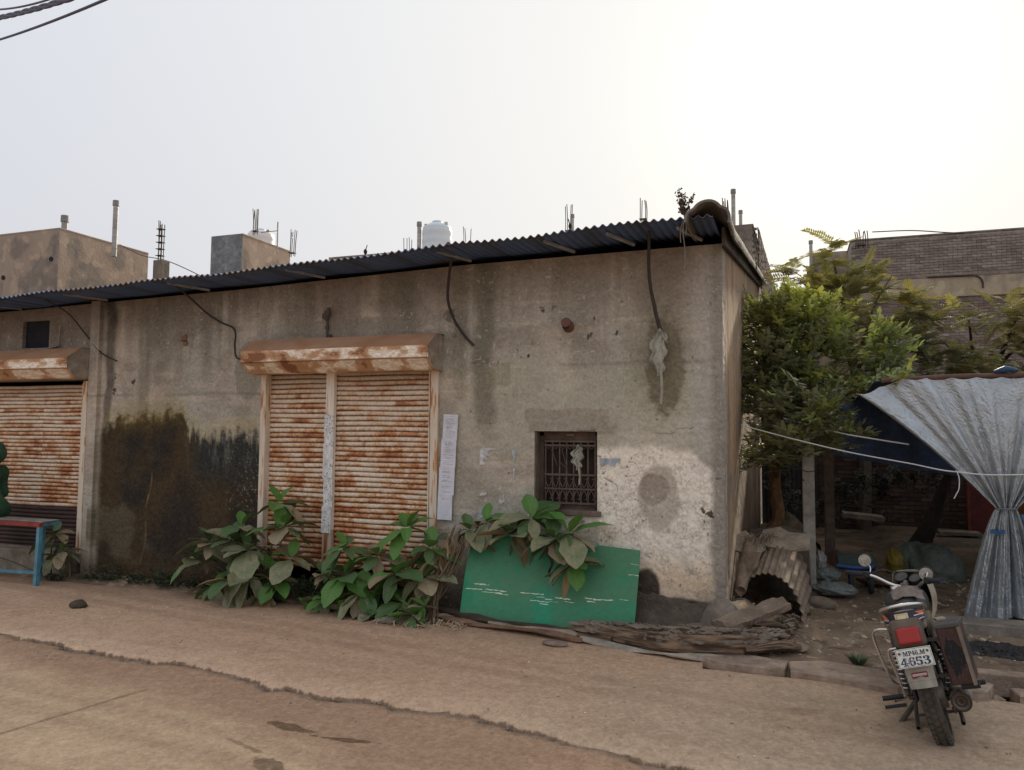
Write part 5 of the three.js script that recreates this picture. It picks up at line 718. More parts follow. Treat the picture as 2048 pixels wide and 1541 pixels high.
{ const t = thing('canopy', 'dark blue tarpaulin canopy on a rusty pipe beam', 'canopy');
  part('beam', uvm(limb([[0.86, 2.385, -1.38], [1.5, 2.415, -1.38], [2.6, 2.425, -1.38], [4.6, 2.44, -1.38]], [0.027, 0.027, 0.027], 10, 40)), worn([0.16, 0.085, 0.065], 0.8), t);
  const bt = mat([0.07, 0.125, 0.28], 0.6, { map: grunge, bumpMap: roughBump, bumpScale: 0.01 });
  part('roof_sheet', thick(40, 40, (u, v) => { const x = lerp(0.8, 4.7, u), z = lerp(-1.42, -6.4, v); return [x, 2.385 - 0.05 * Math.sin(v * Math.PI * 3) ** 2 - 0.05 * Math.sin(u * 9) ** 2 * Math.sin(v * 3), z, x, z]; }, 0.004), bt, t);
  part('hanging_sheet', thick(50, 20, (u, v) => { const x = lerp(0.36, 3.0, u); return [x, 2.38 - v * lerp(0.8, 1.25, u) , -5.0 + 0.04 * Math.sin(u * 40) + 0.2 * v * Math.sin(u * 4), x, v]; }, 0.004), bt, t, 'dark blue sheet hanging at the back of the canopy');
  part('back_post', uvm(cyl(0.03, 0.03, 2.5, 2.9, 1.2, -6.2)), steel, t); part('side_rail', uvm(cyl(0.022, 0.022, 5, 4.65, 2.42, -3.9, Math.PI / 2)), steel, t); part('right_post', uvm(cyl(0.035, 0.035, 2.6, 4.6, 1.15, -1.4)), steel, t);
  part('blue_wrap', uvm(limb([[1.86, 2.455, -1.36], [1.95, 2.475, -1.35], [2.05, 2.465, -1.35]], [0.015, 0.035, 0.02], 8, 12, 0.4)), mat([0.02, 0.07, 0.17], 0.6, { map: grunge }), t, 'scrap of blue sheet tied round the beam'); }
{ // silver curtain, gathered and tied
  const t = thing('silver_curtain', 'silver plastic sheet hung as a curtain and tied in at the middle', 'curtain');
  const wr = tex(1024, 1024, (u, v) => { const w = fbm(u * 7, v * 7, 3, 601) * 1.2; return 0.45 * Math.abs(fbm(u * 16 + w, v * 12 + w * 2, 4, 602) - 0.5) * 3 + 0.3 * fbm(u * 60, v * 60, 3, 603); }, false);
  const sm = tex(512, 512, (u, v) => { const n = fbm(u * 8, v * 8, 5, 604), q = fbm(u * 60, v * 60, 2, 605); let c = mix3([158, 164, 168], [184, 190, 192], n); c = mix3(c, [136, 141, 144], 0.35 * sst(0.5, 0.75, fbm(u * 6, v * 6, 4, 606))); c = mix3(c, [150, 144, 134], 0.2 * sst(0.55, 0.7, q)); return c; });
  const silver = mat([1.08, 1.08, 1.08], 0.36, { map: sm, metalness: 0.55, bumpMap: wr, bumpScale: 0.014 });
  const fold = (s, k) => Math.sin(s * 33 + 1.6 * Math.sin(s * 7)) * 0.62 + 0.3 * Math.sin(s * 61 + k) + 0.16 * Math.sin(s * 117);
  part('upper_sheet', thick(220, 70, (s, v) => { const e = v, top = [lerp(0.62, 3.25, s), 2.405 - 0.15 * sst(0.18, 0, s) - 0.02 * Math.abs(Math.sin(s * 38)) * (1 - v), -1.36], tie = [1.925 + (s - 0.5) * 0.17, 1.125, -1.35]; const f = Math.pow(e, 0.92), sag = 0.05 * Math.sin(Math.PI * e); const a = (0.024 + 0.06 * e * (1 - 0.65 * e)); const wob = 0.02 * (fbm(s * 9, v * 5, 3, 607) - 0.5); const x = lerp(top[0], tie[0], f) + (s < 0.5 ? 1 : -1) * sag * Math.abs(s - 0.5) * 1.2; return [x, lerp(top[1], tie[1], e) - 0.03 * Math.sin(Math.PI * e) * (1 - Math.abs(s - 0.5) * 2), -1.36 + fold(s, v * 2) * a + wob + 0.05 * Math.sin(Math.PI * e), s * 2.6, v * 1.4]; }, 0.003), silver, t);
  part('lower_sheet', thick(200, 60, (s, v) => { const k = Math.sin(Math.min(1, v * 1.6) * Math.PI / 2), w = lerp(0.17, 0.70, Math.pow(v, 0.75)); const a = 0.02 + 0.055 * k; return [1.925 + (s - 0.5) * w + 0.0 * v - 0.02 * v, 1.125 - v * 1.06 - 0.05 * Math.sin(s * 7) * v * 0.6, -1.35 + fold(s * 0.8 + 0.1, v) * a + 0.02 * (fbm(s * 9, v * 6, 3, 608) - 0.5) - 0.10 * v * (Math.abs(s - 0.5)), s * 1.6, v * 1.2]; }, 0.003), silver, t);
  part('tie_cord', uvm(new THREE.TorusGeometry(0.088, 0.008, 6, 30).rotateX(Math.PI / 2).scale(1, 1, 0.62).translate(1.925, 1.128, -1.345)), mat([0.12, 0.13, 0.14], 0.7), t);
  const blue = mat([0.03, 0.12, 0.30], 0.7, { map: grunge });
  part('blue_lining', [thick(6, 20, (u, v) => [2.03 + v * 0.18 + u * 0.05, 1.08 - v * 0.8, -1.30 + 0.02 * Math.sin(v * 12)], 0.003), thick(6, 3, (u, v) => [1.77 + u * 0.12, 0.885 + v * 0.04 + 0.01 * Math.sin(u * 9), -1.285 + 0.01 * u], 0.003)], blue, t, 'blue underside of the sheet showing through tears');
}
const ropeMat = mat([0.55, 0.55, 0.52], 0.85);
solo('white_rope', tube([[-0.55, 1.93, -1.75], [0.02, 1.775, -1.6], [0.56, 1.645, -1.5], [1.1, 1.545, -1.35], [1.49, 1.475, -1.22], [2.14, 1.47, -1.2], [4.5, 1.66, -1.2]], 0.0075, 6, 90), ropeMat, 'long white rope crossing in front of the silver curtain', 'rope');
solo('white_rope', tube([[-0.1, 2.02, -2.3], [0.47, 1.855, -1.9], [0.8, 1.79, -1.75], [1.12, 1.735, -1.55]], 0.008, 6, 60), ropeMat, 'shorter upper white rope ending at the curtain edge', 'rope');
{ const t = thing('rope_end', 'loose white cord looped over the long rope', 'cord', [1.48, 1.48, -1.2]); part('cord', tube([[0, 0.01, 0.01], [0.02, -0.06, 0.02], [0.015, -0.16, 0.03], [-0.01, -0.22, 0.03], [-0.03, -0.26, 0.03]], 0.005, 5, 30), ropeMat, t); part('knot', rock(0.014, 3), ropeMat, t); }
{ // back of the yard
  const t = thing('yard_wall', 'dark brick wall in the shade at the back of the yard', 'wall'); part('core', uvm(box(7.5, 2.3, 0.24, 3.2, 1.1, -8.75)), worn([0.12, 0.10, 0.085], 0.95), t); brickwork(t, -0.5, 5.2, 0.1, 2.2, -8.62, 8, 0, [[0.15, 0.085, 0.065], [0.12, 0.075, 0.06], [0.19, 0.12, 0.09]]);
  const w2 = thing('added_side_fence', 'unseen dark sheet fence added on the right to darken the yard', 'fence', [5.0, 0, -5]); for (let i = 0; i < 7; i++) part('panel', uvm(box(0.03, 2.3, 1.06, 0.01 * (i % 2), 1.05, -3.4 + i * 1.07)), worn([0.07, 0.07, 0.075], 0.85), w2);  // unseen fence, added to keep light out of the yard
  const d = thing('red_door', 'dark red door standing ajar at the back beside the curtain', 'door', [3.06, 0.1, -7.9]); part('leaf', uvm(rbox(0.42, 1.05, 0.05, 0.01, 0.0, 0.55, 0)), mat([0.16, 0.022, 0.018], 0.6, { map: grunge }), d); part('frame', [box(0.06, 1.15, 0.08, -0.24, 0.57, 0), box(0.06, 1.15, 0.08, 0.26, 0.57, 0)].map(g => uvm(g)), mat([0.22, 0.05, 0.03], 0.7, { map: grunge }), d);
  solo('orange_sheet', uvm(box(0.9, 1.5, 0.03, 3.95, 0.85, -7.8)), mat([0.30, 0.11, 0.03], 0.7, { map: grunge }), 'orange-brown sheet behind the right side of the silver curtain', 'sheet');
  const s = thing('cement_ledge', 'raised cement ledge with a pale step under the red door', 'steps', [2.75, 0, -7.2]); part('ledge', uvm(rbox(0.9, 0.16, 0.7, 0.02, -0.05, 0.1, 0.2)), worn([0.20, 0.17, 0.135], 0.95), s); part('step', uvm(rbox(0.62, 0.06, 0.3, 0.012, -0.2, 0.24, -0.1)), worn([0.3, 0.27, 0.2], 0.95), s); part('lower_step', uvm(rbox(1.1, 0.12, 0.5, 0.02, 0.25, -0.02, 0.75)), worn([0.16, 0.135, 0.11], 0.95), s);
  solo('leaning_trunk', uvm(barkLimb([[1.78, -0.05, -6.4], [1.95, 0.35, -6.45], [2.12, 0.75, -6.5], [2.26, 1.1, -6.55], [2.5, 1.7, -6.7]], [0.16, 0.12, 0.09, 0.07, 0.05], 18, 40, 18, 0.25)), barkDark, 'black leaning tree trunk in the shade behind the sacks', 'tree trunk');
  solo('stone_ledge', uvm(thick(20, 6, (u, v) => [0.72 + u * 0.6, 0.52 + 0.03 * fbm(u * 6, v * 4, 3, 610) - 0.05 * u, -6.5 + v * 0.4], 0.07)), worn([0.28, 0.25, 0.19], 0.95), 'rough pale stone shelf in the shade behind the brown post', 'stone shelf');
  solo('rubble_mound', uvm(surf(30, 20, (u, v) => { const a = u * Math.PI * 2, k = 1 + 0.3 * (fbm(u * 7, v * 5, 3, 611) - 0.5); return [-0.1 + Math.cos(a) * 0.5 * (1 - v) * k, 0.1 + 0.62 * v * (1.4 - 0.4 * v) * k, -4.6 + Math.sin(a) * 0.5 * (1 - v) * k]; })), worn([0.17, 0.14, 0.09], 0.95), 'olive earth mound behind the bent corrugated sheet', 'earth mound');
}
function sack(label, x, y, z, sx, sy, sz, seed, c, yaw = 0) {
  const g = new THREE.SphereGeometry(1, 40, 28), p = g.attributes.position; for (let i = 0; i < p.count; i++) { const a = p.getX(i), b = p.getY(i), d = p.getZ(i), k = 1 + 0.34 * (Math.abs(fbm(a * 2.2 + seed, b * 2.2 + d * 1.7, 4, seed) - 0.5) * 2 - 0.3) + 0.1 * Math.sin(a * 9 + b * 5 + seed) * 0.4; p.setXYZ(i, a * k * sx, Math.max(-0.75, b) * k * sy, d * k * sz); } g.computeVertexNormals();
  const o = solo('sack', uvm(g), mat(c, 0.6, { map: grunge, bumpMap: roughBump, bumpScale: 0.02 }), label, 'sack', undefined); o.position.set(x, y, z); o.rotation.y = yaw; return o;
}
sack('large grey-green plastic sack slumped behind the motorcycle', 1.62, 0.20, -3.45, 0.32, 0.31, 0.3, 2, [0.13, 0.16, 0.135]);
sack('smaller grey-green sack leaning on the large one', 1.37, 0.26, -3.55, 0.2, 0.25, 0.2, 5, [0.14, 0.18, 0.15]);
sack('yellow plastic sack behind the handlebar', 1.19, 0.22, -3.5, 0.13, 0.2, 0.14, 7, [0.27, 0.21, 0.02]);
sack('flattened tan sack on the ground left of the yellow sack', 0.98, 0.07, -3.2, 0.3, 0.08, 0.2, 9, [0.2, 0.13, 0.08]);
sack('crumpled grey-green sheet beside the pale post, topmost', 0.34, 0.20, -2.5, 0.15, 0.09, 0.13, 11, [0.20, 0.25, 0.23]);
sack('pale folded plastic sheet lying at the foot of the pale post', 0.42, 0.07, -2.35, 0.26, 0.08, 0.17, 13, [0.26, 0.29, 0.28]);
sack('white crumpled bag propped against the pale post', 0.29, 0.34, -2.55, 0.06, 0.13, 0.06, 15, [0.36, 0.36, 0.35]);
{ const t = thing('hand_trolley', 'small dark trolley with a blue bar and black wheel behind the handlebar', 'trolley', [0.66, 0, -2.6]); const bk = mat([0.02, 0.02, 0.022], 0.8), bl = mat([0.02, 0.06, 0.2], 0.5);
  part('bar', uvm(limb([[-0.2, 0.30, 0], [0, 0.29, 0.02], [0.2, 0.31, 0]], [0.022, 0.026, 0.022], 8, 16)), bl, t); for (const x of [-0.05, 0.16]) { const w = part('wheel', new THREE.TorusGeometry(0.105, 0.03, 10, 28).rotateY(Math.PI / 2).translate(x, 0.13, 0), bk, t); part('hub', cyl(0.03, 0.03, 0.06, x, 0.13, 0, 0, 0, Math.PI / 2), bl, w); } part('frame', [box(0.03, 0.2, 0.03, -0.05, 0.22, 0), box(0.03, 0.2, 0.03, 0.16, 0.22, 0), box(0.4, 0.02, 0.4, 0.02, 0.26, -0.25)], bk, t); part('tray', uvm(rbox(0.42, 0.1, 0.42, 0.02, 0.02, 0.34, -0.26)), mat([0.05, 0.09, 0.08], 0.7, { map: grunge }), t); }
{ // bent corrugated sheet
  const m = worn([0.34, 0.265, 0.195], 0.9, { bumpScale: 0.004 });
  const t = thing('bent_sheet', 'rusty tan corrugated sheet bent into an arch against the side wall', 'corrugated sheet');
  part('arch', thick(150, 30, (u, v) => { const q = clamp(u), th = lerp(2.4, -0.14, q), w = 0.011 * Math.sin(q * Math.PI * 2 * 13); const rx = 0.315 + w, ry = 0.44 + w; const zz = lerp(-0.76, -1.85, v) - 0.42 * (1 - q) + (v < 0.02 ? 0.012 * Math.sin(q * 82) : 0) ; const lift = 0.30 * v; return [-0.25 + Math.cos(th) * rx + 0.10 * v, 0.0 + Math.sin(th) * ry * (1 - 0.12 * v) + lift * Math.sin(th) , zz + 0.16 * Math.sin(th), q * 1.4, v * 1.2]; }, 0.008), m, t);
  const ps = worn([0.40, 0.335, 0.255], 0.95, { bumpScale: 0.008 });
  const frag = (label, pts, th, pos, rot, mm = ps) => { const o = solo('broken_tile', uvm(slab(pts, th, 0.004)), mm, label, 'broken sheet'); o.position.set(...pos); o.rotation.set(...rot); return o; };
  frag('jagged pale cement sheet lying on the top left of the bent sheet', [[-0.22, -0.1], [-0.02, -0.16], [0.1, -0.02], [0.04, 0.12], [-0.06, 0.16], [-0.10, 0.22], [-0.2, 0.14]], 0.02, [-0.40, 0.60, -1.55], [-0.95, 0.2, 0.1]);
  frag('broad pale broken sheet lying across the top of the bent sheet', [[-0.25, -0.14], [0.1, -0.17], [0.31, -0.10], [0.27, 0.14], [0.06, 0.13], [-0.04, 0.20], [-0.2, 0.12]], 0.02, [-0.14, 0.665, -1.75], [-1.0, 0.0, -0.12]);
  frag('short tan sheet lapped over the left flank of the bent sheet', [[-0.16, -0.28], [-0.02, -0.3], [0.08, 0.2], [-0.06, 0.22]], 0.02, [-0.44, 0.42, -1.1], [-0.7, -0.5, -0.25], m);
  frag('dark cement sheet added upright behind the bent sheet to stop the sun', [[-0.36, -0.4], [0.36, -0.4], [0.33, 0.34], [0.1, 0.42], [-0.3, 0.36]], 0.02, [-0.19, 0.36, -2.15], [-0.12, 0, 0], worn([0.13, 0.11, 0.085], 0.95));  // dark sheet added to keep sun out of the arch
  solo('added_tin_sheet', uvm(thick(60, 4, (u, v) => [lerp(-0.58, 0.42, u), lerp(3.3, -0.1, v) + 0.03 * Math.sin(u * 7), -8.45 + 0.012 * Math.sin(u * 80), u, v], 0.006)), worn([0.05, 0.048, 0.042], 0.85), 'tall dark tin sheet added in the gap by the yard wall to shade the side wall', 'tin sheet');  // added sheet, keeps the low sun off the side wall
  solo('clay_pipe', uvm(limb([[-0.60, 0.24, -0.92], [-0.575, 0.42, -1.2], [-0.54, 0.58, -1.45], [-0.52, 0.68, -1.62]], [0.055, 0.072, 0.075, 0.06], 18, 30, 0.12, 4)).translate(0.075, 0, 0), worn([0.36, 0.27, 0.2], 0.95, { bumpScale: 0.006 }), 'stubby tan pipe of rolled sheet between the wall and the bent sheet', 'pipe');
  solo('dry_brush', join(Array.from({ length: 40 }, (_, i) => { const r = rng(i + 90), a = -0.5 + 0.25 * r(), b = -1.45 - 0.3 * r(); return tube([[a, 0.55 + 0.1 * r(), b], [a + (r() - 0.5) * 0.14, 0.63 + 0.12 * r(), b + 0.1 * (r() - 0.5)], [a + (r() - 0.5) * 0.22, 0.66 + 0.1 * r(), b + 0.1 * r()]], 0.003, 4, 6); })), worn([0.26, 0.2, 0.15], 0.95), 'dry twigs caught between the wall and the broken sheets', 'twigs');
  solo('log_chips', join(Array.from({ length: 26 }, (_, i) => { const r = rng(i + 190); return put(new THREE.BoxGeometry(0.05 + 0.1 * r(), 0.012, 0.02 + 0.02 * r()), -0.22 + 0.26 * r(), 0.07 + 0.06 * r(), -0.05 - 0.45 * r(), (r() - 0.5), r() * 6, (r() - 0.5)); })), worn([0.2, 0.16, 0.12], 0.95), 'bark chips piled in the mouth of the bent sheet', 'bark chips').userData.kind = 'stuff';
}
{ // metal table and the seated person at the left edge
  const bl = mat([0.12, 0.34, 0.46], 0.55, { map: grunge }), rd = mat([0.42, 0.045, 0.03], 0.5, { map: grunge });
  const t = thing('metal_table', 'light blue angle-iron table with a red top rail at the left edge', 'table', [-8.32, 0, 0.65]);
  const angle = (w, h, d, x, y, z, rz = 0) => [uvm(box(w, h, d, x, y, z, 0, 0, rz))];
  for (const [x, z] of [[0, 0], [-0.22, -0.22], [-1.5, 0], [-1.5, -0.22]]) part('leg', [box(0.045, 0.71, 0.006, x, 0.345, z + 0.02, 0, 0, -0.03), box(0.006, 0.71, 0.045, x + 0.02, 0.345, z, 0, 0, -0.03)].map(g => uvm(g)), bl, t);
  part('top_rail', uvm(box(1.56, 0.042, 0.045, -0.74, 0.705, 0.01)), rd, t, 'red top rail'); part('back_rail', uvm(box(1.56, 0.04, 0.04, -0.74, 0.705, -0.22)), bl, t); for (const x of [-1.5, 0]) part('end_rail', uvm(box(0.04, 0.04, 0.18, x, 0.70, -0.11)), bl, t);
  part('low_rail', uvm(box(1.5, 0.035, 0.03, -0.75, 0.13, 0.0, 0, 0, 0.03)), bl, t); part('low_end_rail', uvm(box(0.03, 0.035, 0.3, -0.11, 0.17, -0.11, 0, 0.78)), bl, t); part('low_rod', uvm(limb([[0, 0.14, -0.03], [-0.7, 0.24, -0.14], [-1.45, 0.3, -0.2]], [0.008, 0.008], 6, 8)), steel, t);
  for (let i = 0; i < 2; i++) part('plank', uvm(rbox(1.56, 0.016, 0.11, 0.004, -0.75, 0.736, -0.065 - i * 0.116)), worn([0.36, 0.32, 0.28], 0.85), t);
  const mc = new MarchingCubes(96, mat([1, 1, 1]), false, false, 120000); mc.isolation = 0; const S = 0.85, cx = -9.15, cy = 0.95, cz = 0.45;
  const bones = [[[-9.02, 0.86, 0.42], [-9.17, 1.06, 0.42], 0.135, 0.12], [[-9.17, 1.06, 0.42], [-9.17, 1.26, 0.42], 0.12, 0.13], [[-9.16, 1.30, 0.26], [-9.16, 1.30, 0.60], 0.075, 0.075], [[-9.10, 1.34, 0.43], [-9.05, 1.46, 0.43], 0.055, 0.055], [[-9.02, 0.84, 0.33], [-9.45, 0.84, 0.31], 0.1, 0.075], [[-9.02, 0.84, 0.53], [-9.45, 0.84, 0.57], 0.1, 0.075], [[-9.45, 0.84, 0.31], [-9.48, 0.45, 0.33], 0.068, 0.05], [[-9.45, 0.84, 0.57], [-9.48, 0.45, 0.57], 0.068, 0.05], [[-9.48, 0.45, 0.33], [-9.6, 0.41, 0.33], 0.045, 0.035], [[-9.48, 0.45, 0.57], [-9.6, 0.41, 0.57], 0.045, 0.035], [[-9.16, 1.29, 0.62], [-9.2, 1.03, 0.68], 0.06, 0.048], [[-9.2, 1.03, 0.68], [-9.38, 0.96, 0.62], 0.046, 0.036], [[-9.16, 1.29, 0.24], [-9.2, 1.03, 0.19], 0.06, 0.048], [[-9.2, 1.03, 0.19], [-9.38, 0.96, 0.28], 0.046, 0.036], [[-9.03, 1.53, 0.43], [-9.05, 1.58, 0.43], 0.115, 0.11]];
  const n = mc.size, P = V(), A = V(), B = V();
  for (let k = 0; k < n; k++) for (let j = 0; j < n; j++) for (let i = 0; i < n; i++) { const h = n / 2; const x = cx + (i - h) / h * S, y = cy + (j - h) / h * S, z = cz + (k - h) / h * S; let s = 0; const K = 40; for (const [a, b, ra, rb] of bones) { const abx = b[0] - a[0], aby = b[1] - a[1], abz = b[2] - a[2]; let tt = ((x - a[0]) * abx + (y - a[1]) * aby + (z - a[2]) * abz) / (abx * abx + aby * aby + abz * abz); tt = clamp(tt); const d = Math.hypot(x - a[0] - abx * tt, y - a[1] - aby * tt, z - a[2] - abz * tt) - lerp(ra, rb, tt); s += Math.exp(-K * d); } mc.field[(k * n + j) * n + i] = clamp(Math.log(s) / K, -1, 1); }
  mc.update(); const c = mc.count, g = new THREE.BufferGeometry(), pp = mc.positionArray.slice(0, c * 3), nn = mc.normalArray.slice(0, c * 3); for (let i = 0; i < c * 3; i += 3) { pp[i] = pp[i] * S + cx; pp[i + 1] = pp[i + 1] * S + cy; pp[i + 2] = pp[i + 2] * S + cz; }
  g.setAttribute('position', new THREE.BufferAttribute(pp, 3)); g.setAttribute('normal', new THREE.BufferAttribute(nn, 3));
  const who = thing('person', 'person in green clothes and head cloth sitting on the table at the left edge', 'person'); who.position.set(-0.225, -0.01, 0.10); part('body', uvm(g), mat([0.035, 0.115, 0.06], 0.85, { map: grunge, bumpMap: roughBump, bumpScale: 0.012 }), who);
  const skin = mat([0.22, 0.12, 0.075], 0.6); part('face', uvm(new THREE.SphereGeometry(0.095, 20, 14).scale(0.7, 1, 0.8).translate(-9.09, 1.53, 0.43)), skin, who); part('nose', rock(0.018, 2, 1, 1.2, 0.8).translate(-9.162, 1.525, 0.43), skin, who);
  for (const z of [0.39, 0.47]) part('eye', new THREE.SphereGeometry(0.011, 10, 8).translate(-9.152, 1.548, z), mat([0.05, 0.04, 0.035], 0.3), who);
  for (const s of [-1, 1]) for (let k = 0; k < 5; k++) part('finger', limb([[-9.39, 0.955, 0.45 + s * 0.17 + (k - 2) * 0.016], [-9.43 - (k === 2 ? 0.01 : 0), 0.945, 0.45 + s * 0.17 + (k - 2) * 0.018], [-9.45, 0.915, 0.45 + s * 0.17 + (k - 2) * 0.018]], [0.009, 0.008, 0.006], 6, 8), skin, who);
}

// ---------- motorcycle: x right, y up, -z forward, origin under the rear tyre ----------
{
  const t = thing('motorcycle', 'dusty old motorcycle on its side stand seen from behind with a rusty side box', 'motorcycle', [0.845, -0.05, 1.96]); t.scale.setScalar(0.965);
  t.rotation.order = 'YXZ'; t.rotation.set(-0.13, -0.155, 0.285);
  const chrome = mat([0.62, 0.61, 0.60], 0.22, { metalness: 0.95, bumpMap: fineBump, bumpScale: 0.0006 }), black = worn([0.022, 0.022, 0.024], 0.6, { bumpScale: 0.001 }), rubber = worn([0.085, 0.074, 0.058], 0.92, { bumpScale: 0.002 }), dust = worn([0.20, 0.165, 0.125], 0.92, { bumpScale: 0.001 }), steelD = worn([0.13, 0.11, 0.095], 0.6, { metalness: 0.4 }), alu = worn([0.30, 0.28, 0.25], 0.5, { metalness: 0.6 });
  const greyP = worn([0.34, 0.315, 0.265], 0.75, { bumpScale: 0.001 }), cream = worn([0.50, 0.46, 0.36], 0.6, { bumpScale: 0.001 }), tankM = worn([0.06, 0.065, 0.07], 0.45, { bumpScale: 0.001 }), seatM = mat([0.24, 0.20, 0.165], 0.85, { map: grunge, bumpMap: roughBump, bumpScale: 0.006 });
  function wheel(par, r, w) {
    const g = sub('wheel', par), prof = []; const W = w / 2;
    for (const [a, b] of [[-0.9, -0.062], [-1.0, -0.04], [-0.98, -0.02], [-0.72, -0.004], [-0.35, 0.0], [0, 0.0], [0.35, 0.0], [0.72, -0.004], [0.98, -0.02], [1.0, -0.04], [0.9, -0.062]]) prof.push(new THREE.Vector2(r + b - 0.004, a * W));
    part('tyre', uvm(new THREE.LatheGeometry(prof, 72).rotateZ(Math.PI / 2)), rubber, g);
    const lugs = []; for (let i = 0; i < 46; i++) { const a = i / 46 * 6.2832; for (const [x, dz, ww] of [[-0.62 * W, 0, 0.42 * W], [0, 0.5, 0.5 * W], [0.62 * W, 0, 0.42 * W]]) { const b = new THREE.BoxGeometry(ww, 0.009, 0.024); b.rotateY(x < 0 ? 0.35 : x > 0 ? -0.35 : 0.15); b.translate(x, r - (x ? 0.003 : 0.0005), 0); b.rotateX(a + dz * 6.2832 / 46); lugs.push(b); } }
    part('tread', uvm(join(lugs)), rubber, g);
    part('rim', [new THREE.TorusGeometry(r - 0.075, 0.012, 8, 60).rotateY(Math.PI / 2).translate(-W * 0.6, 0, 0), new THREE.TorusGeometry(r - 0.075, 0.012, 8, 60).rotateY(Math.PI / 2).translate(W * 0.6, 0, 0), put(new THREE.CylinderGeometry(r - 0.078, r - 0.078, W * 1.2, 48, 1, true), 0, 0, 0, 0, 0, Math.PI / 2)], steelD, g);
    part('hub', cyl(0.068, 0.068, 0.12, 0, 0, 0, 0, 0, Math.PI / 2, 24), alu, g);
    const sp = []; for (let i = 0; i < 32; i++) { const a = i / 32 * 6.2832, s = i % 2 ? 1 : -1, b = a + (i % 4 < 2 ? 0.5 : -0.5); sp.push(tube([[s * 0.05, Math.cos(a) * 0.06, Math.sin(a) * 0.06], [s * 0.02, Math.cos(b) * (r - 0.085), Math.sin(b) * (r - 0.085)]], 0.0022, 4, 2)); } part('spokes', join(sp), steelD, g);
    return g;
  }
  const rear = wheel(t, 0.305, 0.105); rear.position.set(0, 0.305, 0);
  part('swing_arm', [tube([[0.095, 0.305, 0.02], [0.10, 0.33, -0.3], [0.07, 0.36, -0.48]], 0.019, 8), tube([[-0.095, 0.305, 0.02], [-0.10, 0.33, -0.3], [-0.07, 0.36, -0.48]], 0.019, 8), cyl(0.014, 0.014, 0.26, 0, 0.305, 0, 0, 0, Math.PI / 2)].map(g => uvm(g)), steelD, t);
  for (const s of [-1, 1]) { const a = sub('shock_absorber', t); const co = []; for (let i = 0; i <= 120; i++) { const f = i / 120; co.push([s * 0.125 + 0.026 * Math.cos(f * 56), lerp(0.36, 0.60, f), lerp(0.01, -0.08, f) + 0.026 * Math.sin(f * 56)]); } part('spring', tube(co, 0.005, 5, 240), chrome, a); part('damper', tube([[s * 0.125, 0.32, 0.02], [s * 0.125, 0.66, -0.10]], 0.014, 8), steelD, a); }
  // rear mudguard, mud flap, plate, lamp
  part('mudguard', uvm(thick(12, 40, (u, v) => { const a = lerp(2.15, 0.3, v), R = 0.375 + (v > 0.8 ? 0.05 * (v - 0.8) : 0), k = (u - 0.5) * 2; return [k * 0.075, 0.325 + Math.sin(a) * (R - 0.02 * k * k), Math.cos(a) * (R - 0.02 * k * k) * 0.98]; }, 0.003)), greyP, t);
  part('mud_flap', uvm(thick(8, 12, (u, v) => { const k = (u - 0.5) * 2; return [k * (0.078 - 0.004 * v), lerp(0.515, 0.395, v), 0.335 + 0.035 * v - 0.02 * k * k]; }, 0.004)), greyP, t, 'pale dusty flap below the number plate');
  const stick = document.createElement('canvas'); stick.width = 256; stick.height = 96; { const c = stick.getContext('2d'); c.fillStyle = '#7c2026'; c.fillRect(0, 0, 256, 96); c.fillStyle = '#d8cfc4'; c.fillRect(14, 26, 226, 34); c.fillStyle = '#8a2a30'; c.fillRect(14, 70, 226, 12); for (let i = 0; i < 9; i++) c.fillRect(26 + i * 23, 36 + (i % 3) * 2, 13, 14); }
  const st = new THREE.CanvasTexture(stick); st.colorSpace = THREE.SRGBColorSpace;
  part('sticker', new THREE.PlaneGeometry(0.088, 0.034).rotateX(-0.18).rotateZ(0.02).translate(-0.004, 0.470, 0.353), mat([0.8, 0.8, 0.8], 0.6, { map: st }), t, 'small red and white sticker');
  const cv = document.createElement('canvas'); cv.width = 512; cv.height = 288; { const c = cv.getContext('2d'); c.fillStyle = '#e4e3d8'; c.fillRect(0, 0, 512, 288); c.strokeStyle = '#4a4a46'; c.lineWidth = 6; c.strokeRect(8, 8, 496, 272); c.fillStyle = '#1c2036'; c.textAlign = 'center'; c.textBaseline = 'middle'; c.font = 'bold 92px serif'; c.save(); c.translate(262, 76); c.scale(0.9, 1); c.lineWidth = 4; c.strokeStyle = '#1c2036'; c.strokeText('MP46.M', 0, 0); c.fillText('MP46.M', 0, 0); c.restore(); c.fillStyle = '#1d2a4c'; c.font = 'bold 178px serif'; c.save(); c.translate(256, 204); c.scale(1.1, 0.96); c.lineWidth = 7; c.strokeStyle = '#1d2a4c'; c.strokeText('4653', 0, 0); c.fillText('4653', 0, 0); c.restore(); c.fillStyle = '#e4e3d8'; for (const x of [112, 166, 214, 300, 352, 402]) c.fillRect(x, 128, 6, 150); c.fillStyle = '#5b4a3c'; for (const x of [52, 460]) { c.beginPath(); c.arc(x, 66, 19, 0, 7); c.fill(); } c.fillStyle = '#2a2520'; for (const x of [52, 460]) { c.beginPath(); c.arc(x, 66, 9, 0, 7); c.fill(); } c.globalAlpha = 0.16; c.fillStyle = '#7d6a50'; for (let i = 0; i < 60; i++) { c.beginPath(); c.arc((i * 97) % 512, (i * 61) % 288, 5 + (i * 7) % 22, 0, 7); c.fill(); } }
  const ct = new THREE.CanvasTexture(cv); ct.colorSpace = THREE.SRGBColorSpace;
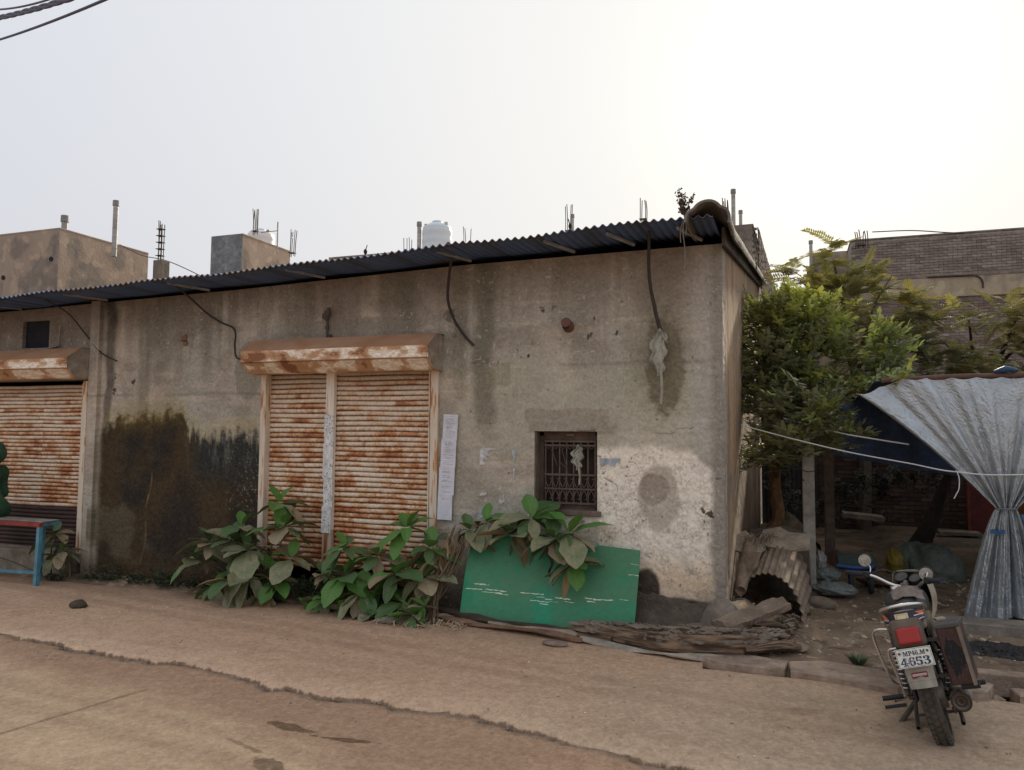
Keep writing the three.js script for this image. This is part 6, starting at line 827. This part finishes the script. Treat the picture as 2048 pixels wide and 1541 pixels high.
  { const p = sub('number_plate', t, 'white number plate with dark lettering'); p.position.set(0.0, 0.572, 0.36); p.rotation.x = -0.22; part('plate', rbox(0.202, 0.112, 0.004, 0.0018, 0, 0, 0), mat([0.62, 0.61, 0.57], 0.5), p); part('print', new THREE.PlaneGeometry(0.198, 0.108).translate(0, 0, 0.0036), mat([0.85, 0.85, 0.83], 0.5, { map: ct }), p); for (const x of [-0.078, 0.08]) part('bolt', cyl(0.006, 0.006, 0.006, x, 0.029, 0.006, Math.PI / 2, 0, 0, 8), steelD, p); }
  { const l = sub('tail_lamp', t); part('housing', uvm(rbox(0.185, 0.17, 0.13, 0.03, 0, 0.705, 0.25, -0.15)), worn([0.15, 0.115, 0.09], 0.85), l, 'dusty brown tail lamp housing'); part('lens', rbox(0.132, 0.10, 0.05, 0.016, 0.002, 0.694, 0.315, -0.15), mat([0.30, 0.016, 0.012], 0.3, { bumpMap: fineBump, bumpScale: 0.001 }), l, 'red tail lamp lens'); part('lens_strip', [rbox(0.074, 0.007, 0.004, 0.001, 0.012, 0.668, 0.341, -0.15), rbox(0.076, 0.005, 0.004, 0.001, 0.016, 0.656, 0.339, -0.15)], mat([0.6, 0.5, 0.48], 0.4), l); }
  // tail cowl with its stripes, grab rail
  const sv = document.createElement('canvas'); sv.width = 512; sv.height = 160; { const c = sv.getContext('2d'); c.fillStyle = '#20202c'; c.fillRect(0, 0, 512, 160); c.fillStyle = '#d0683c'; c.beginPath(); c.moveTo(0, 20); c.lineTo(120, 10); c.lineTo(150, 60); c.lineTo(0, 110); c.fill(); c.beginPath(); c.moveTo(340, 20); c.lineTo(512, 20); c.lineTo(512, 90); c.lineTo(400, 70); c.fill(); c.strokeStyle = '#ddd8d4'; c.lineWidth = 9; for (const [a, b, d, e] of [[0, 70, 150, 75], [0, 125, 190, 118], [190, 118, 320, 118], [320, 118, 400, 96], [400, 96, 512, 110], [330, 60, 470, 50]]) { c.beginPath(); c.moveTo(a, b); c.lineTo(d, e); c.stroke(); } c.fillStyle = '#4a3868'; c.fillRect(80, 84, 90, 14); c.fillRect(350, 74, 90, 12); c.fillStyle = '#cdbf98'; c.fillRect(206, 20, 86, 84); c.strokeStyle = '#8d8265'; c.lineWidth = 4; c.strokeRect(218, 32, 62, 60); }
  const sct = new THREE.CanvasTexture(sv); sct.colorSpace = THREE.SRGBColorSpace;
  part('tail_cowl', thick(30, 8, (u, v) => { const a = lerp(-1.9, 1.9, u), R = 0.125 - 0.012 * v; return [Math.sin(a) * R * 0.98, lerp(0.835, 0.745, v), 0.11 + Math.cos(a) * (0.155 + 0.03 * v), u, 1 - v]; }, 0.004), mat([1.1, 1.08, 1.05], 0.5, { map: sct, bumpMap: fineBump, bumpScale: 0.001 }), t, 'tail cowl with orange, white and purple stripes');
  part('grab_rail', tube([[-0.125, 0.80, -0.12], [-0.135, 0.845, 0.06], [-0.115, 0.862, 0.20], [-0.06, 0.872, 0.275], [0, 0.875, 0.29], [0.06, 0.872, 0.275], [0.115, 0.862, 0.20], [0.135, 0.845, 0.06], [0.125, 0.80, -0.12]], 0.0105, 8, 70), chrome, t);
  part('seat', uvm(thick(24, 30, (u, v) => { const k = (u - 0.5) * 2, z = lerp(0.22, -0.52, v), w = lerp(0.115, 0.13, Math.sin(v * 3)) * (v > 0.75 ? 1 - (v - 0.75) * 1.2 : 1); return [k * w, lerp(0.83, 0.775, sst(0.35, 0.75, v)) + 0.03 * sst(0.85, 1, v) - 0.075 * Math.pow(Math.abs(k), 3.2) - (v < 0.04 ? 0.03 : 0), z]; }, 0.03)), seatM, t);
  for (const s of [-1, 1]) part('side_panel', uvm(thick(10, 12, (u, v) => [s * (0.115 + 0.03 * Math.sin(u * 3.1) - 0.02 * v), lerp(0.76, 0.50, v) + 0.06 * (1 - u) * (1 - v), lerp(0.16, -0.46, u) * (1 - 0.35 * v) - 0.1 * v], 0.006)), s < 0 ? worn([0.03, 0.035, 0.06], 0.5) : dust, t);
  part('frame_tubes', [tube([[0.06, 0.78, 0.2], [0.07, 0.74, -0.3], [0.05, 0.80, -0.55], [0.0, 0.86, -0.95]], 0.015, 7), tube([[-0.06, 0.78, 0.2], [-0.07, 0.74, -0.3], [-0.05, 0.80, -0.55], [0.0, 0.86, -0.95]], 0.015, 7), tube([[0.0, 0.84, -0.98], [0.02, 0.5, -0.86], [0.06, 0.24, -0.7], [0.08, 0.25, -0.35], [0.07, 0.7, -0.28]], 0.016, 7), tube([[0.0, 0.84, -0.98], [-0.02, 0.5, -0.86], [-0.06, 0.24, -0.7], [-0.08, 0.25, -0.35], [-0.07, 0.7, -0.28]], 0.016, 7)], black, t);
  // fuel tank with a dusty cloth on it
  { const g = new THREE.SphereGeometry(1, 36, 26), p = g.attributes.position; for (let i = 0; i < p.count; i++) { const x = p.getX(i), y = p.getY(i), z = p.getZ(i); p.setXYZ(i, Math.sign(x) * Math.pow(Math.abs(x), 0.8) * 0.148 * (1 - 0.28 * sst(0.1, 1, z)), 0.845 + Math.sign(y) * Math.pow(Math.abs(y), 0.8) * 0.105 - 0.03 * z * z * (z > 0 ? 1 : 0), -0.74 + z * 0.255); } g.computeVertexNormals(); part('fuel_tank', uvm(g), tankM, t); }
  part('tank_cover', uvm(thick(20, 20, (u, v) => { const k = (u - 0.35) * 1.5, z = lerp(-0.50, -0.93, v), n = fbm(u * 6, v * 6, 4, 620); return [k * 0.135 + 0.02 * (n - 0.5), 0.955 - 0.05 * Math.pow(Math.abs(k), 2.2) - 0.06 * sst(0.25, 0, v) - 0.03 * sst(0.8, 1, v) + 0.025 * (n - 0.5), z]; }, 0.006)), worn([0.24, 0.195, 0.165], 0.95, { bumpScale: 0.01 }), t, 'dusty cloth over the fuel tank');
  part('filler_cap', cyl(0.03, 0.032, 0.02, -0.05, 0.958, -0.78), chrome, t);
  // engine
  { const e = sub('engine', t); part('crankcase', uvm(rbox(0.24, 0.2, 0.36, 0.05, 0, 0.33, -0.60)), alu, e); for (let i = 0; i < 8; i++) part('fin', rbox(0.17 - 0.004 * i, 0.006, 0.17, 0.002, 0, 0.45 + i * 0.022, -0.67 - i * 0.006, 0.25), steelD, e); part('barrel', uvm(rbox(0.12, 0.2, 0.12, 0.02, 0, 0.52, -0.69, 0.25)), steelD, e); for (const s of [-1, 1]) part('clutch_cover', cyl(0.085, 0.09, 0.03, s * 0.132, 0.33, -0.6, 0, 0, Math.PI / 2, 28), alu, e); part('kick_pedal', tube([[0.13, 0.36, -0.5], [0.19, 0.42, -0.44], [0.2, 0.5, -0.40], [0.26, 0.5, -0.39]], 0.009, 6), chrome, e); }
  part('chain_case', uvm(rbox(0.022, 0.10, 0.55, 0.01, -0.085, 0.33, -0.22)), black, t); part('brake_drum', uvm(cyl(0.085, 0.085, 0.05, 0.06, 0.305, 0, 0, 0, Math.PI / 2, 28)), alu, t); part('brake_lever', tube([[0.1, 0.22, 0.03], [0.11, 0.18, -0.06], [0.12, 0.26, -0.4]], 0.006, 5), steelD, t);
  // exhaust
  { const e = sub('exhaust', t); part('pipe', tube([[0.05, 0.55, -0.78], [0.07, 0.46, -0.88], [0.10, 0.28, -0.82], [0.13, 0.235, -0.6], [0.15, 0.24, -0.35]], 0.021, 10, 50), steelD, e);
    const lp = [[0.022, 0], [0.034, 0.05], [0.05, 0.16], [0.055, 0.3], [0.058, 0.52], [0.058, 0.60], [0.052, 0.605], [0.050, 0.585], [0.036, 0.583], [0.034, 0.575], [0.014, 0.573], [0.013, 0.54], [0.001, 0.54]].map(p => new THREE.Vector2(...p)); part('silencer', uvm(new THREE.LatheGeometry(lp, 36).rotateX(Math.PI / 2).rotateX(-0.06).translate(0.165, 0.24, -0.38)), worn([0.30, 0.25, 0.20], 0.6, { metalness: 0.3 }), e, 'dusty round silencer'); part('silencer_ring', [new THREE.TorusGeometry(0.052, 0.006, 8, 36).translate(0.165, 0.277, 0.222), new THREE.TorusGeometry(0.028, 0.004, 6, 28).translate(0.165, 0.277, 0.207)], worn([0.08, 0.045, 0.035], 0.8), e); part('heat_shield', uvm(thick(8, 8, (u, v) => { const a = lerp(0.3, 2.5, u); return [0.165 + Math.cos(a) * 0.066, 0.262 + Math.sin(a) * 0.066, lerp(0.17, -0.12, v)]; }, 0.003)), worn([0.34, 0.30, 0.25], 0.7), e); }
  // box on the right side
  { const b = sub('side_box', t, 'rusty brown metal side box with a black painted patch'); b.position.set(0.228, 0.545, 0.12); b.rotation.set(0.03, -0.10, -0.03);
    const bm = tex(256, 512, (u, v) => { const n = fbm(u * 6, v * 9, 5, 640); let c = mix3([88, 60, 50], [62, 42, 38], n); const d = elli(u, v, 0.5, 0.5, 0.36, 0.34, (fbm(u * 6, v * 5, 4, 641) - 0.5) * 0.9 + (v > 0.62 ? (v - 0.62) * 0.9 * Math.abs(u - 0.45) * 4 : 0)); c = mix3(c, [16, 17, 22], 0.95 * (1 - sst(0.9, 1.0, d))); c = mix3(c, [150, 118, 92], 0.5 * sst(0.9, 1, u) * n); return mix3(c, [110, 96, 84], 0.5 * sst(0.6, 0.8, fbm(u * 20, v * 30, 3, 642))); });
    const body = rbox(0.13, 0.335, 0.31, 0.012, 0, 0, 0); part('body', body, mat([0.75, 0.72, 0.7], 0.75, { map: bm, bumpMap: roughBump, bumpScale: 0.003 }), b); part('lid', uvm(rbox(0.142, 0.028, 0.325, 0.008, 0, 0.175, 0)), worn([0.10, 0.095, 0.09], 0.6, { metalness: 0.3 }), b, 'dark worn lid of the box'); part('corner_iron', [box(0.016, 0.335, 0.012, 0.062, -0.005, 0.155), box(0.012, 0.335, 0.016, 0.067, -0.005, 0.148)].map(g => uvm(g)), worn([0.26, 0.2, 0.155], 0.8), b); part('cloth', uvm(rbox(0.06, 0.02, 0.08, 0.008, -0.05, 0.195, -0.09, 0, 0.3)), worn([0.42, 0.38, 0.27], 0.9), b, 'folded pale cloth on the lid'); part('foot', uvm(cyl(0.022, 0.022, 0.10, 0.03, -0.18, 0.10, 0, 0, Math.PI / 2)), black, b); part('bracket', [box(0.14, 0.02, 0.02, -0.1, 0.1, 0.1), box(0.14, 0.02, 0.02, -0.1, -0.12, 0.05)].map(g => uvm(g)), steelD, b); }
  // left guard, footrests, side stand
  part('leg_guard', [tube([[-0.09, 0.73, 0.10], [-0.19, 0.74, 0.06], [-0.225, 0.70, 0.02], [-0.22, 0.56, -0.02], [-0.205, 0.42, -0.08], [-0.17, 0.375, -0.14], [-0.1, 0.37, -0.16]], 0.009, 7, 60), tube([[-0.10, 0.62, 0.14], [-0.155, 0.60, 0.12], [-0.15, 0.45, 0.06], [-0.14, 0.33, 0.0], [-0.11, 0.29, -0.05]], 0.008, 7, 40)], chrome, t);
  part('footrest', [cyl(0.016, 0.016, 0.13, -0.235, 0.295, -0.16, 0, 0, Math.PI / 2), box(0.13, 0.018, 0.035, -0.225, 0.255, -0.06)].map(g => uvm(g)), black, t); part('footrest', uvm(cyl(0.016, 0.016, 0.13, 0.26, 0.30, -0.3, 0, 0, Math.PI / 2)), black, t); part('gear_pedal', tube([[-0.13, 0.27, -0.62], [-0.18, 0.25, -0.4], [-0.24, 0.25, -0.3]], 0.008, 6), chrome, t);
  part('side_stand', [tube([[-0.10, 0.25, -0.36], [-0.20, 0.165, -0.22], [-0.30, 0.09, -0.12]], 0.016, 8), box(0.06, 0.02, 0.06, -0.305, 0.082, -0.12, 0, 0, 0.3)].map(g => uvm(g)), worn([0.16, 0.13, 0.10], 0.85), t); part('main_stand', [tube([[-0.12, 0.24, -0.30], [-0.13, 0.15, -0.12], [-0.13, 0.12, 0.0]], 0.013, 7), tube([[0.12, 0.24, -0.30], [0.13, 0.15, -0.12], [0.13, 0.12, 0.0]], 0.013, 7), tube([[-0.12, 0.17, -0.16], [0.12, 0.17, -0.16]], 0.01, 6)], steelD, t);
  part('wiring', [tube([[0.09, 0.62, 0.16], [0.13, 0.5, 0.12], [0.10, 0.36, 0.1]], 0.006, 5), tube([[0.11, 0.66, 0.1], [0.15, 0.52, 0.02], [0.11, 0.34, 0.02]], 0.008, 5)], black, t);
  // steering assembly, turned to the right
  const s = new THREE.Group(); s.position.set(0, 0.86, -1.0); s.quaternion.setFromAxisAngle(V(0, Math.cos(0.46), Math.sin(0.46)), -0.58); t.add(s); s.name = 'steering';
  const fw = wheel(s, 0.30, 0.085); fw.position.set(0, 0.30 - 0.86, -0.27);
  const inS = (n, g, m, l) => part(n, g, m, s, l);
  for (const k of [-1, 1]) inS('fork_leg', [tube([[k * 0.085, 0.06, 0.02], [k * 0.085, -0.25, -0.12]], 0.018, 10), tube([[k * 0.085, -0.22, -0.11], [k * 0.085, -0.57, -0.265]], 0.025, 10)].map(g => uvm(g)), steelD);
  inS('front_mudguard', uvm(thick(10, 24, (u, v) => { const a = lerp(2.5, 0.45, v), k = (u - 0.5) * 2, R = 0.345 - 0.02 * k * k; return [k * 0.062, -0.56 + Math.sin(a) * R, -0.27 + Math.cos(a) * R]; }, 0.003)), cream);
  inS('yoke', [rbox(0.22, 0.03, 0.06, 0.01, 0, 0.07, 0.02), rbox(0.21, 0.035, 0.06, 0.01, 0, -0.06, -0.04)].map(g => uvm(g)), steelD);
  inS('handlebar', tube([[-0.375, 0.175, 0.19], [-0.27, 0.165, 0.14], [-0.2, 0.15, 0.10], [-0.12, 0.105, 0.045], [-0.06, 0.09, 0.03], [0.06, 0.09, 0.03], [0.12, 0.105, 0.045], [0.2, 0.15, 0.10], [0.27, 0.165, 0.14], [0.375, 0.175, 0.19]], 0.0115, 10, 90), chrome);
  for (const k of [-1, 1]) { inS('grip', uvm(limb([[k * 0.265, 0.165, 0.138], [k * 0.385, 0.175, 0.193]], [0.018, 0.017], 14, 12)), worn([0.03, 0.032, 0.05], 0.8)); inS('switch_box', uvm(rbox(0.05, 0.05, 0.045, 0.012, k * 0.245, 0.163, 0.125)), black); inS('lever', tube([[k * 0.22, 0.165, 0.10], [k * 0.30, 0.165, 0.08], [k * 0.39, 0.155, 0.135], [k * 0.40, 0.153, 0.14]], 0.006, 6, 30), steelD);
    const m = sub('mirror', s); const H = k < 0 ? [-0.315, 0.255, 0.05] : [0.175, 0.19, 0.03]; part('stem', tube([[k * 0.225, 0.17, 0.115], [k * 0.23, 0.215, 0.10], [lerp(k * 0.23, H[0], 0.45), lerp(0.2, H[1], 0.7), 0.07], H], 0.005, 6, 30), chrome, m); const g = new THREE.SphereGeometry(1, 28, 16).scale(0.054, 0.057, 0.02); const o = part('head', uvm(g), black, m); o.position.set(H[0], H[1] + 0.01, H[2] - 0.01); o.rotation.set(0.1, k * -0.1 + 0.45, k * 0.2); const gl = part('glass', cyl(0.047, 0.047, 0.006, 0, 0, 0.0178, Math.PI / 2, 0, 0, 28), mat([0.55, 0.53, 0.46], 0.35, { map: grunge, metalness: 0.2 }), m); gl.position.copy(o.position); gl.rotation.copy(o.rotation); }
  inS('headlamp', [cyl(0.085, 0.06, 0.12, 0, 0.0, -0.17, Math.PI / 2, 0, 0, 28)].map(g => uvm(g)), black); inS('headlamp_glass', new THREE.SphereGeometry(0.083, 24, 12, 0, 6.3, 0, 0.9).rotateX(-Math.PI / 2).scale(1, 1, 0.5).translate(0, 0, -0.2), mat([0.5, 0.5, 0.48], 0.15));
  inS('lamp_fairing', uvm(thick(24, 24, (u, v) => { const a = lerp(-1.75, 1.75, u), y = lerp(0.185, -0.19, v), R = 0.125 + 0.045 * Math.sin(v * 3.1) - 0.03 * v; return [Math.sin(a) * R, y + 0.02 * Math.cos(a), -0.12 - Math.cos(a) * (R * 0.95) + 0.08 * (1 - v) * (1 - v)]; }, 0.004)), cream, 'cream fairing round the headlamp'); inS('visor_lining', uvm(thick(20, 10, (u, v) => { const a = lerp(-1.6, 1.6, u), y = lerp(0.19, 0.02, v), R = 0.115 + 0.03 * v; return [Math.sin(a) * R, y, -0.11 - Math.cos(a) * R * 0.9 + 0.07 * (1 - v) * (1 - v)]; }, 0.003)), black);
  for (const [x, r] of [[-0.055, 0.048], [0.055, 0.042]]) { const d = sub('gauge', s); part('case', cyl(r, r * 0.8, 0.06, x, 0.135, -0.045, 0.75, 0, 0, 28), black, d); part('dial', cyl(r * 0.86, r * 0.86, 0.003, x, 0.157, -0.023, 0.75, 0, 0, 28), mat([0.10, 0.105, 0.10], 0.35, { map: grunge }), d); part('bezel', new THREE.TorusGeometry(r * 0.93, 0.004, 6, 28).rotateX(0.75 + Math.PI / 2).translate(x, 0.1575, -0.0225), steelD, d); }
  inS('ignition', [cyl(0.016, 0.016, 0.03, 0, 0.115, 0.005, 0.7), rbox(0.05, 0.03, 0.03, 0.006, 0, 0.10, 0.03)], alu);
  inS('cables', [tube([[-0.23, 0.165, 0.12], [-0.16, 0.2, 0.02], [-0.06, 0.12, -0.08], [-0.02, -0.05, -0.06]], 0.005, 5, 30), tube([[0.23, 0.165, 0.12], [0.16, 0.2, 0.02], [0.06, 0.12, -0.08], [0.02, -0.05, -0.06]], 0.005, 5, 30)], black);
  t.updateMatrixWorld(true);
  // depth limit: the steering assembly's pieces hang straight from the motorcycle
  for (const c of [...s.children]) { t.attach(c); } t.remove(s);
}

renderer.render(scene, camera);
